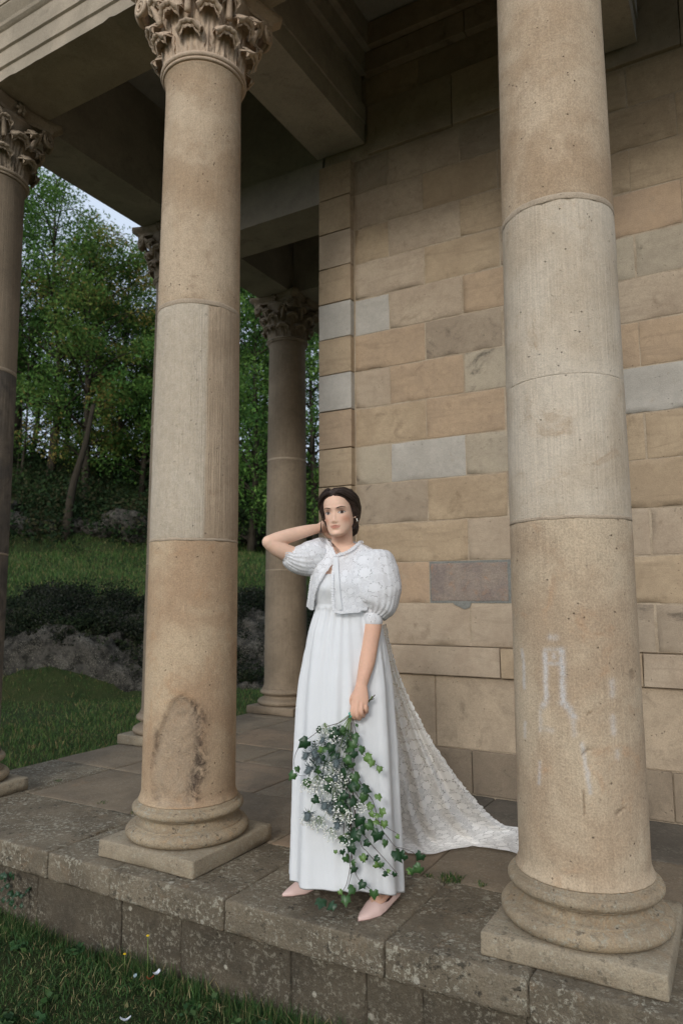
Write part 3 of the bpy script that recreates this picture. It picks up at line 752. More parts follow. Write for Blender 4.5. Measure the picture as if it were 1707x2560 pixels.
for i in range(len(ys) - 1):
    slab('edge_slab', -4.175, -3.53, ys[i], ys[i + 1], fs.uniform(-0.004, 0), 0.128, m_slab if i else m_edge, 0.016, 0.005, 0.02, 120 + i)
rj = [-4.14, -3.4, -2.6, -2.011, -1.645, -1.073, -0.735, -0.507, -0.133, 0.45, 1.1, 1.8, 2.4]
for i in range(len(rj) - 1):
    slab('riser_block', rj[i], rj[i + 1], -0.356 + fs.uniform(-0.006, 0.006), -0.10, -0.1295, 0.45, m_riser, 0.006, 0.007, 0.02, 160 + i, 0.0012, 0.045)
mb = MB(); mb.add(*box_data(-4.12, 2.39, -0.33, 4.10, -0.6, -0.115)); o = mb.build('platform_core', m_mortar, floor, False); o.location = (1.5, -0.5, 0)
# ------------------------------------------------------------------ ground: lawn, rocky bank and wooded rise to the left
def bank_t(x, y): return -0.7071 * (x + 9.2) + 0.7071 * (y - 4.3)
def ground_h(x, y):
    x = np.asarray(x, float); y = np.asarray(y, float)
    t = bank_t(x, y) + 0.55 * vnoise(np.stack([x * .45, y * .45, x * 0], -1), 3) 
    h = np.interp(t, [-60, -2.0, -0.1, 0.45, 1.3, 3.5, 6.2, 7.0, 8.4, 11.0, 14, 40, 200], [-.36, -.34, -.27, .45, 1.0, 1.65, 2.35, 2.9, 3.5, 5.5, 6.0, 6.2, 7.0])
    k = sstep(-1.5, .5, t)
    h = h + k * (0.16 * fbm(np.stack([x * .8, y * .8, x * 0], -1), 4, 12)) + .03 * vnoise(np.stack([x * .9, y * .9, x * 0], -1), 6)
    near = np.exp(-((x + 1) ** 2 + (y + 1) ** 2) / 6)
    h = h - 0.015 * near
    d = np.maximum(np.maximum(-4.3 - x, x - 2.6), np.maximum(-.5 - y, y - 4.4))     # level round the platform
    return np.where(d < 0, -0.42, h)
def axis_steps(a, fine0, fine1, step, far):
    v = list(np.arange(fine0, fine1, step)); s = step; x = fine1
    while x < far: v.append(x); s *= 1.25; x += s
    v.append(far); s = step; x = fine0
    lo = []
    while x > -far: s *= 1.25; x -= s; lo.append(x)
    return np.array(sorted(set(lo + v)))
gx = axis_steps(0, -20, 6, 0.22, 220); gy = axis_steps(0, -5, 20, 0.22, 220)
XX, YY = np.meshgrid(gx, gy); ZZ = ground_h(XX, YY)
gV = np.stack([XX, YY, ZZ], -1).reshape(-1, 3)
s = NT('turf_soil', 0.97, 0.1); v = s.coord(False)
n1 = s.noise(v, 1.6, 6, .65); n2 = s.noise(v, 14, 6, .7); n3 = s.noise(v, 90, 3, .7)
c = s.mix(s.ramp(n1, .35, .65), lin(56, 74, 42), lin(72, 82, 48)); c = s.mix(s.ramp(n2, .45, .7, 0, .5), c, lin(96, 90, 62)); c = s.mix(s.ramp(n3, .3, .7, 0, .6), c, lin(34, 40, 24))
s.color(c); s.bump(s.math('ADD', n2, n3), .04); m_soil = s.m
tag(obj('ground', mk_mesh('ground', gV, grid_faces(len(gx), len(gy))), m_soil), kind='structure')

# ---- grass blades
def blades(name, P, h0, h1, w, seed, lean=.5, cols=None, label=None):
    r_ = np.random.default_rng(seed); n = len(P)
    a = r_.uniform(0, 2 * math.pi, n); hh = r_.uniform(h0, h1, n) * (0.6 + .4 * r_.random(n)) * (.55 + .45 * (1 + vnoise(P * np.array([3.1, 3.1, 0]), 17))); ln = r_.normal(0, lean, n) * hh; la = r_.uniform(0, 2 * math.pi, n)
    ww = w * r_.uniform(.6, 1.3, n)
    dx = np.stack([np.cos(a), np.sin(a), 0 * a], 1) * ww[:, None] / 2; lv = np.stack([np.cos(la), np.sin(la), 0 * a], 1) * ln[:, None]
    up = np.zeros((n, 3)); up[:, 2] = hh
    V = np.stack([P - dx, P + dx, P + up * .55 + lv * .35 + dx * .75, P + up * .55 + lv * .35 - dx * .75, P + up * (1 - .12 * np.abs(ln / hh))[:, None] + lv], 1).reshape(-1, 3)
    b = np.arange(n) * 5
    F = [tuple(x) for x in np.stack([b, b + 1, b + 2, b + 3], 1).tolist()] + [tuple(x) for x in np.stack([b + 3, b + 2, b + 4], 1).tolist()]
    me = mk_mesh(name, V, F)
    base = np.array([lin(*c_) for c_ in (cols or [(62, 92, 46), (80, 108, 54), (52, 80, 42), (104, 112, 68), (154, 140, 96)])])
    pr = np.array([.29, .23, .24, .13, .11])
    ci = r_.choice(len(base), n, p=pr); cc = base[ci] * r_.uniform(.75, 1.25, (n, 1)) * np.array([1.0, 1.0, 1.10])
    set_attr(me, 'tone', np.repeat(cc, 5, 0), 'FLOAT_COLOR')
    return me
def leaf_material(name, attr='tone', rough=.55, transl=.3, spec=.3):
    s = NT(name, rough, spec); c = s.attr(attr, 'Color'); s.color(c)
    t = s.n('BsdfTranslucent'); s.L(c, t.inputs[0]); mx = s.n('MixShader'); mx.inputs[0].default_value = transl
    s.L(s.b.outputs[0], mx.inputs[1]); s.L(t.outputs[0], mx.inputs[2]); s.L(mx.outputs[0], s.out.inputs[0]); return s.m
m_grass = leaf_material('grass_blade', rough=.6, transl=.25, spec=.2)
def scatter(n, x0, x1, y0, y1, keep, seed, clump=2.2):
    r_ = np.random.default_rng(seed); x = r_.uniform(x0, x1, n); y = r_.uniform(y0, y1, n)
    c_ = vnoise(np.stack([x * clump, y * clump, x * 0], -1), 9) * .5 + .5
    m = keep(x, y) & (r_.random(n) < .35 + .75 * c_)
    x, y = x[m], y[m]; return np.stack([x, y, ground_h(x, y) - .004], 1)
P = scatter(95000, -3.9, .35, -2.0, -.36, lambda x, y: (y < -.352) & (y > -1.75 + .28 * (x + 1)), 21, 3.0)
me = blades('grass', P, .014, .055, .0040, 22, 1.0); tag(obj('grass', me, m_grass), 'green grass in front of the stone platform', 'grass', kind='stuff')
P = scatter(16000, -3.9, .35, -.47, -.355, lambda x, y: (x < -.2), 31, 5.0)
me = blades('grass', P, .05, .15, .0045, 32, .55); tag(obj('grass', me, m_grass), 'longer grass growing against the platform wall', 'grass', kind='stuff')
P = scatter(120000, -11.5, -4.15, -.5, 9.5, lambda x, y: (bank_t(x, y) < 1.1), 23, 1.2)
me = blades('grass', P, .03, .085, .008, 24, .6, [(66, 94, 46), (80, 106, 50), (56, 82, 42), (100, 108, 62), (128, 116, 74)]); tag(obj('grass', me, m_grass), 'lawn beside the left colonnade', 'grass', kind='stuff')
P = scatter(170000, -18, -6, 3, 17, lambda x, y: (bank_t(x, y) > .8) & (bank_t(x, y) < 7.2) , 25, .9)
me = blades('grass', P, .05, .15, .014, 26, .6, [(68, 98, 46), (84, 112, 52), (58, 84, 42), (104, 114, 64), (130, 120, 76)]); tag(obj('grass', me, m_grass), 'rough grass on the bank above the rocks', 'grass', kind='stuff')

# low broad-leaved weeds among the grass in front
r_ = np.random.default_rng(41); wx = r_.uniform(-3.4, .2, 260); wy = r_.uniform(-1.7, -.42, 260); wk = (vnoise(np.stack([wx * 2.2, wy * 2.2, wx * 0], -1), 19) > .05) & (wy > -1.75 + .28 * (wx + 1))
wc = np.stack([wx, wy, ground_h(wx, wy) + .018], 1)[wk]
# ---- rocks
m_rock = stone('limestone', lin(116, 110, 100), lin(54, 52, 46), lin(34, 38, 28), stain=1.3, grain=.9, pits=.4, blotch=5, lichen=.7, bumpd=.09, dark=lin(34, 36, 30), darkamt=.95)
def rock_mesh(seed):
    bm = bmesh.new(); bmesh.ops.create_icosphere(bm, subdivisions=4, radius=1.0)
    V = np.array([v_.co[:] for v_ in bm.verts]); n = fbm(V * 1.3 + seed * 5.1, 3, seed) * .42 - np.abs(fbm(V * 2.6 + seed, 3, seed + 4)) * .42 + .12 - np.abs(fbm(V * 6 + seed, 3, seed + 8)) * .2
    V = V * (1 + n)[:, None]; V[:, 2] = np.where(V[:, 2] > .45, .45 + (V[:, 2] - .45) * .5, V[:, 2])
    for v_, p in zip(bm.verts, V): v_.co = p
    me = bpy.data.meshes.new('rock'); bm.to_mesh(me); bm.free(); me.shade_smooth(); return me
rms = [rock_mesh(k) for k in range(5)]
# continuous rough limestone face along the foot of the bank
nu_, nt_ = 330, 34
su = np.linspace(-7.5, 9.5, nu_); tv = np.linspace(-.30, 1.75, nt_); SU, TV = np.meshgrid(su, tv)
bx = -9.2 + .7071 * SU - .7071 * TV; by = 4.3 + .7071 * SU + .7071 * TV; bz = ground_h(bx, by)
P_ = np.stack([SU * 1.0, TV * 1.3, bz], -1).reshape(-1, 3)
rg = 1 - np.abs(fbm(P_ * 1.5, 4, 201)) * 2.0; rg2 = 1 - np.abs(fbm(P_ * 4.2 + 7, 3, 207)) * 2.0; st_ = fbm(P_ * np.array([.8, 1.2, 3.5]), 3, 209)
env = (sstep(-.30, .0, TV) * sstep(1.75, 1.2, TV)).ravel()
dsp = env * (.20 * rg + .12 * rg2 + .12 * st_ - .02)
out_ = np.array([.52, -.52, .68])
Vb = np.stack([bx, by, bz], -1).reshape(-1, 3) + out_ * dsp[:, None] - np.array([0, 0, .05])
rr_ = random.Random(9)
def place_rock(xd, t, sc, label, group, zoff=0.0):
    # walk out along the viewing direction of that column until the bank line is met
    for dist in np.arange(6, 40, .1):
        p = CAM + ray(xd, 1400) * dist
        if bank_t(p[0], p[1]) >= t: break
    o = obj('rock', rms[rr_.randrange(5)], m_rock); z = float(ground_h(p[0], p[1]))
    o.location = (p[0], p[1], z + zoff); o.scale = (sc * rr_.uniform(.8, 1.4), sc * rr_.uniform(.8, 1.3), sc * rr_.uniform(.6, .95)); o.rotation_euler = (rr_.uniform(-.3, .3), rr_.uniform(-.3, .3), rr_.uniform(0, 6.3))
    tag(o, label, 'rock', group)
tag(obj('rocky_bank', mk_mesh('rocky_bank', Vb, grid_faces(nu_, nt_)), m_rock), kind='structure')
for i, xd in enumerate([10, 62, 128, 205, 290, 585, 600]):
    place_rock(xd + rr_.uniform(-16, 16), .10 + rr_.uniform(0, .75), rr_.uniform(.14, .24), 'pale weathered limestone rock low in the bank beyond the lawn', 'rocks in the bank', -.02)
for i, xd in enumerate([35, 170, 250, 320, 580]):
    place_rock(xd + rr_.uniform(-14, 14), .75 + rr_.uniform(-.1, .3), rr_.uniform(.15, .26), 'lichened rock halfway up the overgrown bank', 'rocks halfway up the bank', -.08)
for i, xd in enumerate(list(range(-20, 340, 60)) + [570, 720]):
    place_rock(xd + rr_.uniform(-14, 14), 7.0 + rr_.uniform(-.2, .6), rr_.uniform(.4, .65), 'dark rock at the foot of the trees above the grass slope', 'rocks below the wood', -.1)

# ---- foliage helpers
def leaf_cloud(centers, radii, per, size, seed, tones, squash=.8, droop=.4, aspect=.42):
    r_ = np.random.default_rng(seed); V = []; C = []
    tn = np.array([lin(*t_) for t_ in tones])
    cs = np.repeat(np.asarray(centers), per, 0); rs_ = np.repeat(np.asarray(radii), per)
    n = len(cs); d = r_.normal(0, 1, (n, 3)); d /= np.linalg.norm(d, axis=1)[:, None]; rad = r_.random(n) ** .45
    p = cs + d * (rs_ * rad)[:, None] * np.array([1, 1, squash])
    ax = r_.normal(0, 1, (n, 3)); ax[:, 2] -= droop; ax /= np.linalg.norm(ax, axis=1)[:, None]
    sd = np.cross(ax, r_.normal(0, 1, (n, 3))); sd /= np.linalg.norm(sd, axis=1)[:, None]
    L_ = size * r_.uniform(.6, 1.35, n)[:, None]
    V = np.stack([p - ax * L_ * .5, p + sd * L_ * aspect * .5, p + ax * L_ * .5, p - sd * L_ * aspect * .5], 1).reshape(-1, 3)
    b = np.arange(n) * 4; F = np.stack([b, b + 1, b + 2, b + 3], 1)
    clus = np.repeat(r_.uniform(.7, 1.25, len(centers)), per)
    ct = np.repeat(r_.integers(0, len(tn), len(centers)), per); ind = r_.integers(0, len(tn), n); pickt = np.where(r_.random(n) < .65, ct, ind)
    cc = tn[pickt] * (.74 * clus * r_.uniform(.82, 1.18, n))[:, None] * np.array([1.0, 1.0, 1.25])
    return V, F, np.repeat(cc, 4, 0)
V, F, C = leaf_cloud(wc, np.full(len(wc), .045), 16, .028, 42, [(70, 104, 52), (56, 88, 46), (88, 116, 60)], .35, .0, .75)
me = mk_mesh('low_weeds', V, F); set_attr(me, 'tone', C, 'FLOAT_COLOR'); tag(obj('low_weeds', me, m_grass), 'small broad leaves scattered in the grass before the platform', 'weeds', kind='stuff')
m_leaf = leaf_material('tree_leaf', rough=.8, transl=.3, spec=.1)
sb = NT('bark', .95, .1); vb = sb.coord(); nb = sb.noise(sb.scale(vb, (1, 1, .15)), 22, 5, .7); sb.color(sb.mix(nb, lin(40, 36, 30), lin(74, 68, 58))); sb.bump(nb, .03); m_bark = sb.m
GREEN = [(88, 124, 54), (102, 142, 60), (74, 110, 50), (118, 152, 68)]
GOLD = [(100, 132, 58), (128, 142, 64), (104, 136, 60), (146, 134, 66), (88, 122, 56), (98, 130, 58)]
DARK = [(54, 74, 40), (64, 84, 42), (78, 78, 48), (48, 66, 38)]
def tree(xd, dist, top_y, spread, tones, seed, label, group, low=.30, nb_=26, per=150, size=.13):
    r_ = random.Random(seed); p = CAM + ray(xd, 1300) * dist; bx, by = p[0], p[1]; bz = float(ground_h(bx, by)) - .1
    topz = (CAM + ray(xd, top_y) * dist)[2]; H = topz - bz
    root = empty('tree', (bx, by, bz)); tag(root, label, 'tree', group)
    tr = MB(); bend = np.array([r_.uniform(-.5, .5), r_.uniform(-.5, .5), 0])
    pts = [np.array([0, 0, 0]), np.array([r_.uniform(-.15, .15), r_.uniform(-.15, .15), H * .3]) + bend * .2, bend * .7 + np.array([0, 0, H * .62]), bend + np.array([0, 0, H * .93])]
    S = spline(pts, 18); r0 = .011 * H + .02; tr.tube(S, np.linspace(r0, .012, 18), 8)
    cen = []; rad = []
    for k in range(nb_):
        f = low + (1 - low) * ((k + r_.random()) / nb_); i = min(17, int(f * 17)); a = r_.uniform(0, 6.283); 
        prof_ = math.sin(math.pi * min(1, (f - low) / (1 - low) * .86 + .12)) ** .7
        L_ = spread * prof_ * r_.uniform(.6, 1.1) + .25
        st = S[i]; en = st + np.array([math.cos(a) * L_, math.sin(a) * L_, L_ * r_.uniform(.15, .7)])
        mid_ = (st + en) / 2 + np.array([0, 0, .12 * L_])
        B = spline([st, mid_, en], 8); tr.tube(B, np.linspace(max(.012, r0 * .38 * (1 - f * .6)), .006, 8), 5, cap=False)
        for q_ in (.5, .78, 1.0):
            cen.append(B[int(q_ * 7)] + np.array([r_.uniform(-.25, .25) for _ in range(3)])); rad.append(r_.uniform(.32, .62) * (.55 + .25 * spread))
    tr.build('trunk', m_bark, root)
    V, F, C = leaf_cloud(cen, rad, per // 3, size, seed, tones)
    me = mk_mesh('crown', V, F); set_attr(me, 'tone', C, 'FLOAT_COLOR'); obj('crown', me, m_leaf, root)
G1 = 'trees on the rise to the left'
TREES = [(20, 21, 250, 2.2, GREEN, .28, 'tall green tree at the left, rising beside the dark column'), (105, 20, 300, 2.3, GREEN, .30, 'tallest leafy tree, filling the gap below the side beam'),
         (190, 19, 430, 2.0, GOLD, .30, 'tree with yellowing leaves left of the scarred column'), (255, 21, 500, 1.7, GOLD, .32, 'slim tree with orange tinged top against the sky'),
         (320, 20, 640, 1.9, GREEN, .25, 'green tree partly behind the scarred column'), (60, 24, 560, 2.0, DARK, .12, 'dark shaded tree deep in the wood at the left'),
         (140, 25, 600, 2.0, DARK, .12, 'dark thin tree behind the tallest one'), (225, 24, 640, 2.0, DARK, .12, 'dark tree in the middle of the wood'), (300, 25, 680, 2.0, DARK, .12, 'dark tree at the right of the wood'),
         (-60, 20, 380, 2.2, GREEN, .25, 'green tree almost hidden by the dark column at the left'), (400, 22, 600, 2.2, GREEN, .25, 'tree hidden mostly behind the scarred column'),
         (575, 18, 560, 2.0, GREEN, .18, 'green tree between the scarred and the farthest column'), (650, 22, 560, 2.2, DARK, .12, 'dark tree behind the farthest column'), (725, 18, 600, 2.0, GREEN, .15, 'green tree in the slit beside the wall corner'), (500, 20, 560, 2.0, GREEN, .2, 'tree behind the scarred column at the right'), (610, 26, 620, 2.2, DARK, .1, 'distant dark tree beside the farthest column')]
for i, (xd, dist, ty, sp, tn, lo, lb) in enumerate(TREES):
    tree(xd, dist, ty, sp, tn, 100 + i, lb, G1, lo * .55, 46 if tn is not DARK else 36, 390 if tn is not DARK else 330, .105)
# thin bare stems under the crowns
m_stem = m_bark
for i in range(22):
    xd = random.choice([random.uniform(-20, 350), random.uniform(545, 740)]); dist = random.uniform(19, 25)
    p = CAM + ray(xd, 1250) * dist; z = float(ground_h(p[0], p[1])) - .1; H = random.uniform(3.5, 6.5); ln = random.uniform(-.5, .5)
    sm_ = MB(); sm_.tube(spline([(0, 0, 0), (ln * .3, .1, H * .4), (ln, 0, H)], 12), np.linspace(random.uniform(.02, .05), .01, 12), 6)
    for k in range(5):
        f = random.uniform(.35, .95); b0 = np.array([ln * f ** 1.5, 0, H * f]); sm_.tube([b0, b0 + np.array([random.uniform(-.5, .5), random.uniform(-.4, .4), .35]), b0 + np.array([random.uniform(-.9, .9), random.uniform(-.7, .7), .8])], [.018, .012, .005], 5)
    o = sm_.build('sapling', m_stem); o.location = (p[0], p[1], z); tag(o, 'thin bare sapling stem under the trees on the rise', 'sapling', 'saplings under the trees')
# leaning pale trunk on the slope
p = CAM + ray(150, 1260) * 17.5; z = float(ground_h(p[0], p[1])) - .1
lt = MB(); tp = (CAM + ray(215, 930) * 18.0) - np.array([p[0], p[1], z]); lt.tube(spline([(0, 0, 0), tp * .35 + np.array([-.12, 0, .1]), tp * .7, tp], 16), np.linspace(.12, .05, 16), 8)
o = lt.build('leaning_trunk', m_bark); o.location = (p[0], p[1], z); tag(o, 'pale leaning tree trunk on the slope above the grass', 'trunk')
# undergrowth: brambles and ivy over the bank, scrub under the wood
def scrub(name, n, tlo, thi, xlo, xhi, r0, r1, per, size, tones, seed, label, up=.1):
    r_ = random.Random(seed); cen = []; rad = []
    while len(cen) < n:
        xd = r_.uniform(xlo, xhi); t0 = r_.uniform(tlo, thi)
        for dist in np.arange(8, 34, .25):
            p = CAM + ray(xd, 1400) * dist
            if bank_t(p[0], p[1]) >= t0: break
        q_ = r_.uniform(r0, r1); cen.append((p[0], p[1], float(ground_h(p[0], p[1])) + q_ * up)); rad.append(q_)
    V, F, C = leaf_cloud(cen, rad, per, size, seed, tones, .7, .2, .6)
    me = mk_mesh(name, V, F); set_attr(me, 'tone', C, 'FLOAT_COLOR'); tag(obj(name, me, m_leaf), label, 'undergrowth', kind='stuff')
scrub('bramble', 520, .05, 1.7, -60, 780, .12, .30, 150, .042, [(38, 50, 30), (48, 58, 34), (34, 44, 30), (58, 62, 44), (70, 72, 58)], 51, 'dark brambles and ivy over the rocky bank', .95)
scrub('bramble', 230, -.25, .55, -60, 780, .10, .26, 120, .042, [(44, 58, 34), (56, 68, 38), (40, 50, 32), (66, 70, 46)], 57, 'low brambles creeping over the foot of the rocky bank', 1.0)
scrub('scrub', 170, 6.2, 9.5, -60, 780, .5, 1.0, 190, .10, DARK, 52, 'dark scrub under the trees above the grass slope', .4)
scrub('scrub', 90, 9.5, 13, -60, 780, .6, 1.2, 150, .11, [(60, 78, 38), (50, 68, 34), (44, 60, 32)], 53, 'green undergrowth along the crest of the rise', .3)
# ------------------------------------------------------------------ the bride: local frame x = viewer's right, y = away from viewer, z = up
PROT = math.atan2(TA[1], TA[0])
def l(x, y, b=0.0):
    q = abz(x, y, b); return np.array([q[0], -q[1], q[2]])
def lf(x, y, b, zmin=0.006):
    """like l() but a point that would sink below the paving is laid on it"""
    p = pw(x, y, b)
    if p[2] < zmin: p = on_floor(x, y, zmin)
    d = p - P0; return np.array([d @ TA, -(d @ TB), d[2]])
def chain(pts, rads, n=22, m=None, flat=None):
    """closed tapered limb through points; rads scalar or (rx, ry) per point, rounded ends"""
    P = np.array(pts, float); rr = np.array([(r_, r_) if np.isscalar(r_) else r_ for r_ in rads], float)
    m = m or max(12, len(P) * 7)
    S = spline(np.hstack([P, rr]), m); C = S[:, :3]; rr = S[:, 3:]
    T = np.gradient(C, axis=0); T /= np.linalg.norm(T, axis=1)[:, None]
    x0 = np.array([1.0, 0, 0]) if flat is None else np.array(flat, float)
    rings = []
    def ring(c, t, rx, ry):
        x = x0 - t * (x0 @ t)
        if np.linalg.norm(x) < 0.05: x = np.array([0, 0, 1.0]) - t * t[2]
        x /= np.linalg.norm(x); y = np.cross(t, x)
        return [c + rx * math.cos(a) * x + ry * math.sin(a) * y for a in np.linspace(0, 2 * math.pi, n, endpoint=False)]
    V = []
    e0 = min(rr[0]); e1 = min(rr[-1])
    for k in (0.995, 0.92, 0.75, 0.5, 0.25): 
        V += ring(C[0] - T[0] * e0 * k, T[0], *(rr[0] * math.sqrt(1 - k * k)))
    for i in range(m): V += ring(C[i], T[i], *rr[i])
    for k in (0.25, 0.5, 0.75, 0.92, 0.995):
        V += ring(C[-1] + T[-1] * e1 * k, T[-1], *(rr[-1] * math.sqrt(1 - k * k)))
    nr = len(V) // n
    F = grid_faces(n, nr, True) + [tuple(range(n - 1, -1, -1)), tuple((nr - 1) * n + k for k in range(n))]
    return np.array(V), F
# ---- head, its own frame: x = her left (viewer's right), y = forward, z = up, eyes at z 0
HZ = [-.106, -.102, -.094, -.078, -.060, -.040, -.020, 0, .020, .040, .060, .080, .095, .105, .1085]
HW = [.011, .021, .0345, .0475, .0560, .0610, .0640, .0670, .0695, .0705, .0690, .0600, .0450, .0230, .004]
HF = [.068, .0765, .0825, .0845, .0850, .0855, .0850, .0850, .0875, .0885, .0850, .0720, .0520, .0270, .006]
HB = [.040, .026, .008, -.018, -.045, -.070, -.086, -.094, -.098, -.098, -.092, -.077, -.056, -.030, -.008]
def hp(z): return np.interp(z, HZ, HW), np.interp(z, HZ, HF), np.interp(z, HZ, HB)
def face_disp(x, z):
    ax = np.abs(x); g = lambda u, s: np.exp(-(u / s) ** 2)
    d = -0.0105 * g(ax - .031, .017) * g(z - .003, .0115) + 0.0045 * g(ax - .031, .012) * g(z + .001, .008)
    d += 0.0042 * g(ax - .028, .022) * g(z - .021, .007)
    hN = np.interp(z, [-.054, -.0475, -.038, -.030, -.010, .006, .018], [0, .0045, .0128, .0135, .0070, .0030, 0.0])
    wN = np.interp(z, [-.047, -.037, -.02, .01], [.0105, .0100, .0075, .0080])
    d += hN * np.exp(-(np.abs(x) / wN) ** 2.2)
    d += 0.0042 * g(ax - .0115, .0058) * g(z + .0385, .0058)
    d += 0.0045 * g(ax - .046, .017) * g(z + .024, .017) - 0.0025 * g(ax - .042, .015) * g(z + .058, .016)
    d += 0.0034 * g(x, .017) * g(z + .0560, .0040) + 0.0042 * g(x, .0145) * g(z + .0655, .0045) - 0.0030 * g(x, .022) * g(z + .0605, .0018)
    d += -0.0034 * g(x, .020) * g(z + .077, .0055) + 0.0050 * g(x, .016) * g(z + .094, .010) - 0.0012 * g(x, .003) * g(z + .050, .003)
    return d
def head_surface(zs, n=120, off=None):
    V = []
    for z in zs:
        w, yf, yb = hp(z); ym = 0.42 * yf + 0.58 * yb
        for k in range(n):
            a = 2 * math.pi * k / n; sx, cy = math.sin(a), math.cos(a)
            if cy >= 0: e = 2 / 2.25; Y = yf - ym
            else: e = 1.0; Y = ym - yb
            x = w * math.copysign(abs(sx) ** e, sx); y = ym + Y * math.copysign(abs(cy) ** e, cy)
            V.append((x, y, z))
    V = np.array(V)
    m = sstep(0.015, 0.05, V[:, 1])
    V[:, 1] += face_disp(V[:, 0], V[:, 2]) * m
    return V
def skin_y(x, z):
    w, yf, yb = hp(z); ym = 0.42 * yf + 0.58 * yb
    return ym + (yf - ym) * (1 - np.clip(np.abs(x) / w, 0, 1) ** 2.25) ** (1 / 2.25) + face_disp(x, z)
HC = l(779.5, 1179.5, 0.005)
hyaw, hroll, hpit = R(17), R(-4), R(3)
# forward (local body frame) = towards viewer (-y) turned to the viewer's left
Mz = Matrix.Rotation(-hyaw, 3, 'Z')
M0 = Matrix(((1, 0, 0), (0, -1, 0), (0, 0, 1)))       # head x -> x, head y(forward) -> -y
Mr = Matrix.Rotation(hroll, 3, 'Y'); Mp = Matrix.Rotation(hpit, 3, 'X')
HM = np.array(Mz @ Mr @ Mp @ M0)
def h2l(P): return HC + np.asarray(P) @ HM.T
def l2h(P): return (np.asarray(P) - HC) @ HM
hz = np.unique(np.concatenate([np.linspace(-.106, .1085, 130), [-.1055, .1083]]))
hV = head_surface(hz); nH = 120
hF = grid_faces(nH, len(hz), True) + [tuple(range(nH - 1, -1, -1)), tuple((len(hz) - 1) * nH + k for k in range(nH))]
hF = [f[::-1] for f in hF]
body = MB()
hV[:, 0] *= 0.965
body.add(h2l(hV), hF)
for sx in (-1, 1):      # ears
    V, F = chain([(sx * .068, -.004, -.022), (sx * .0745, -.011, -.008), (sx * .0755, -.015, .010), (sx * .070, -.008, .021)], [.006, (.011, .006), (.012, .006), .007], 12)
    body.add(h2l(V), F)
# neck and torso
body.add(*chain([l(788, 1282, -.045), l(786, 1250, -.038), h2l((0, -.018, -.055))], [.058, .0485, .047], 26))
body.add(*chain([l(793, 1580, 0), l(795, 1500, 0), l(796, 1430, -.01), l(796, 1395, -.012), l(795, 1340, -.012), l(792, 1300, -.025), l(790, 1275, -.035)],
                [(.150, .100), (.135, .095), (.112, .080), (.118, .084), (.132, .096), (.135, .080), (.085, .055)], 32))
body.add(*chain([l(735, 1287, -.045), l(790, 1278, -.045), l(852, 1284, -.02)], [.040, .046, .042], 20, flat=(0, 0, 1)))
# trapezius slopes
body.add(*chain([l(778, 1255, -.045), l(745, 1278, -.05)], [.032, .036], 16, flat=(0, 0, 1)))
body.add(*chain([l(795, 1256, -.045), l(838, 1280, -.03)], [.032, .036], 16, flat=(0, 0, 1)))
# raised arm (viewer's left)
body.add(*chain([l(735, 1285, -.04), l(690, 1281, .005), l(645, 1264, .055), l(622, 1250, .075)], [.044, .041, .036, .030], 22, flat=(0, 0, 1)))
body.add(*chain([l(617, 1245, .078), l(640, 1238, .052), l(672, 1228, .015), l(705, 1219, -.02), l(732, 1213, -.055)], [.029, .0325, .031, .0265, (.021, .024)], 22, flat=(0, 0, 1)))
# its hand, laid behind the neck
body.add(*chain([l(732, 1213, -.055), l(748, 1209, -.085), l(762, 1206, -.105)], [(.021, .022), (.034, .015), (.036, .013)], 16, flat=(0, 0, 1)))
for dy, ln in ((-15, 30), (-5, 36), (5, 34), (14, 26)):
    body.add(*chain([l(762, 1206 + dy, -.107), l(762 + ln * .6, 1204 + dy, -.118), l(762 + ln, 1204 + dy, -.116)], [.0088, .0082, .0068], 10))
body.add(*chain([l(740, 1216, -.075), l(752, 1230, -.09), l(766, 1236, -.10)], [.011, .010, .008], 10))
# lowered arm (viewer's right)
body.add(*chain([l(862, 1292, -.01), l(859, 1370, .03), l(856, 1430, .062), l(850, 1474, .085), l(843, 1518, .115), l(835, 1552, .14), l(829.5, 1574, .155)],
                [.046, .042, .0395, .036, .034, .0275, (.0235, .019)], 26))
body.add(*chain([l(829.5, 1572, .155), l(828.5, 1588, .165), l(827, 1604, .175), l(826, 1614, .180)], [(.0235, .018), (.030, .0175), (.035, .0165), (.034, .014)], 22))
FING = [([(811.5, 1613, .120), (808.5, 1638, .132), (815, 1649, .112), (822, 1640, .094)], .0092), ([(820.5, 1612, .126), (819, 1641, .138), (825, 1650, .114), (829, 1638, .094)], .0094),
        ([(830, 1610, .124), (829.5, 1635, .136), (834, 1644, .111), (836, 1631, .092)], .009), ([(838.5, 1608, .117), (839.5, 1628, .127), (842, 1635, .105), (843, 1623, .089)], .0080)]
for pts, r_ in FING:
    body.add(*chain([l(p[0], p[1], p[2] + .059) for p in pts], [r_ * 1.06, r_ * 1.03, r_ * .95, r_ * .8], 12, 22))
body.add(*chain([l(817, 1590, .161), l(808, 1607, .153), l(810, 1624, .147), l(819, 1632, .142)], [.013, .0115, .0105, .0085], 12, 22))
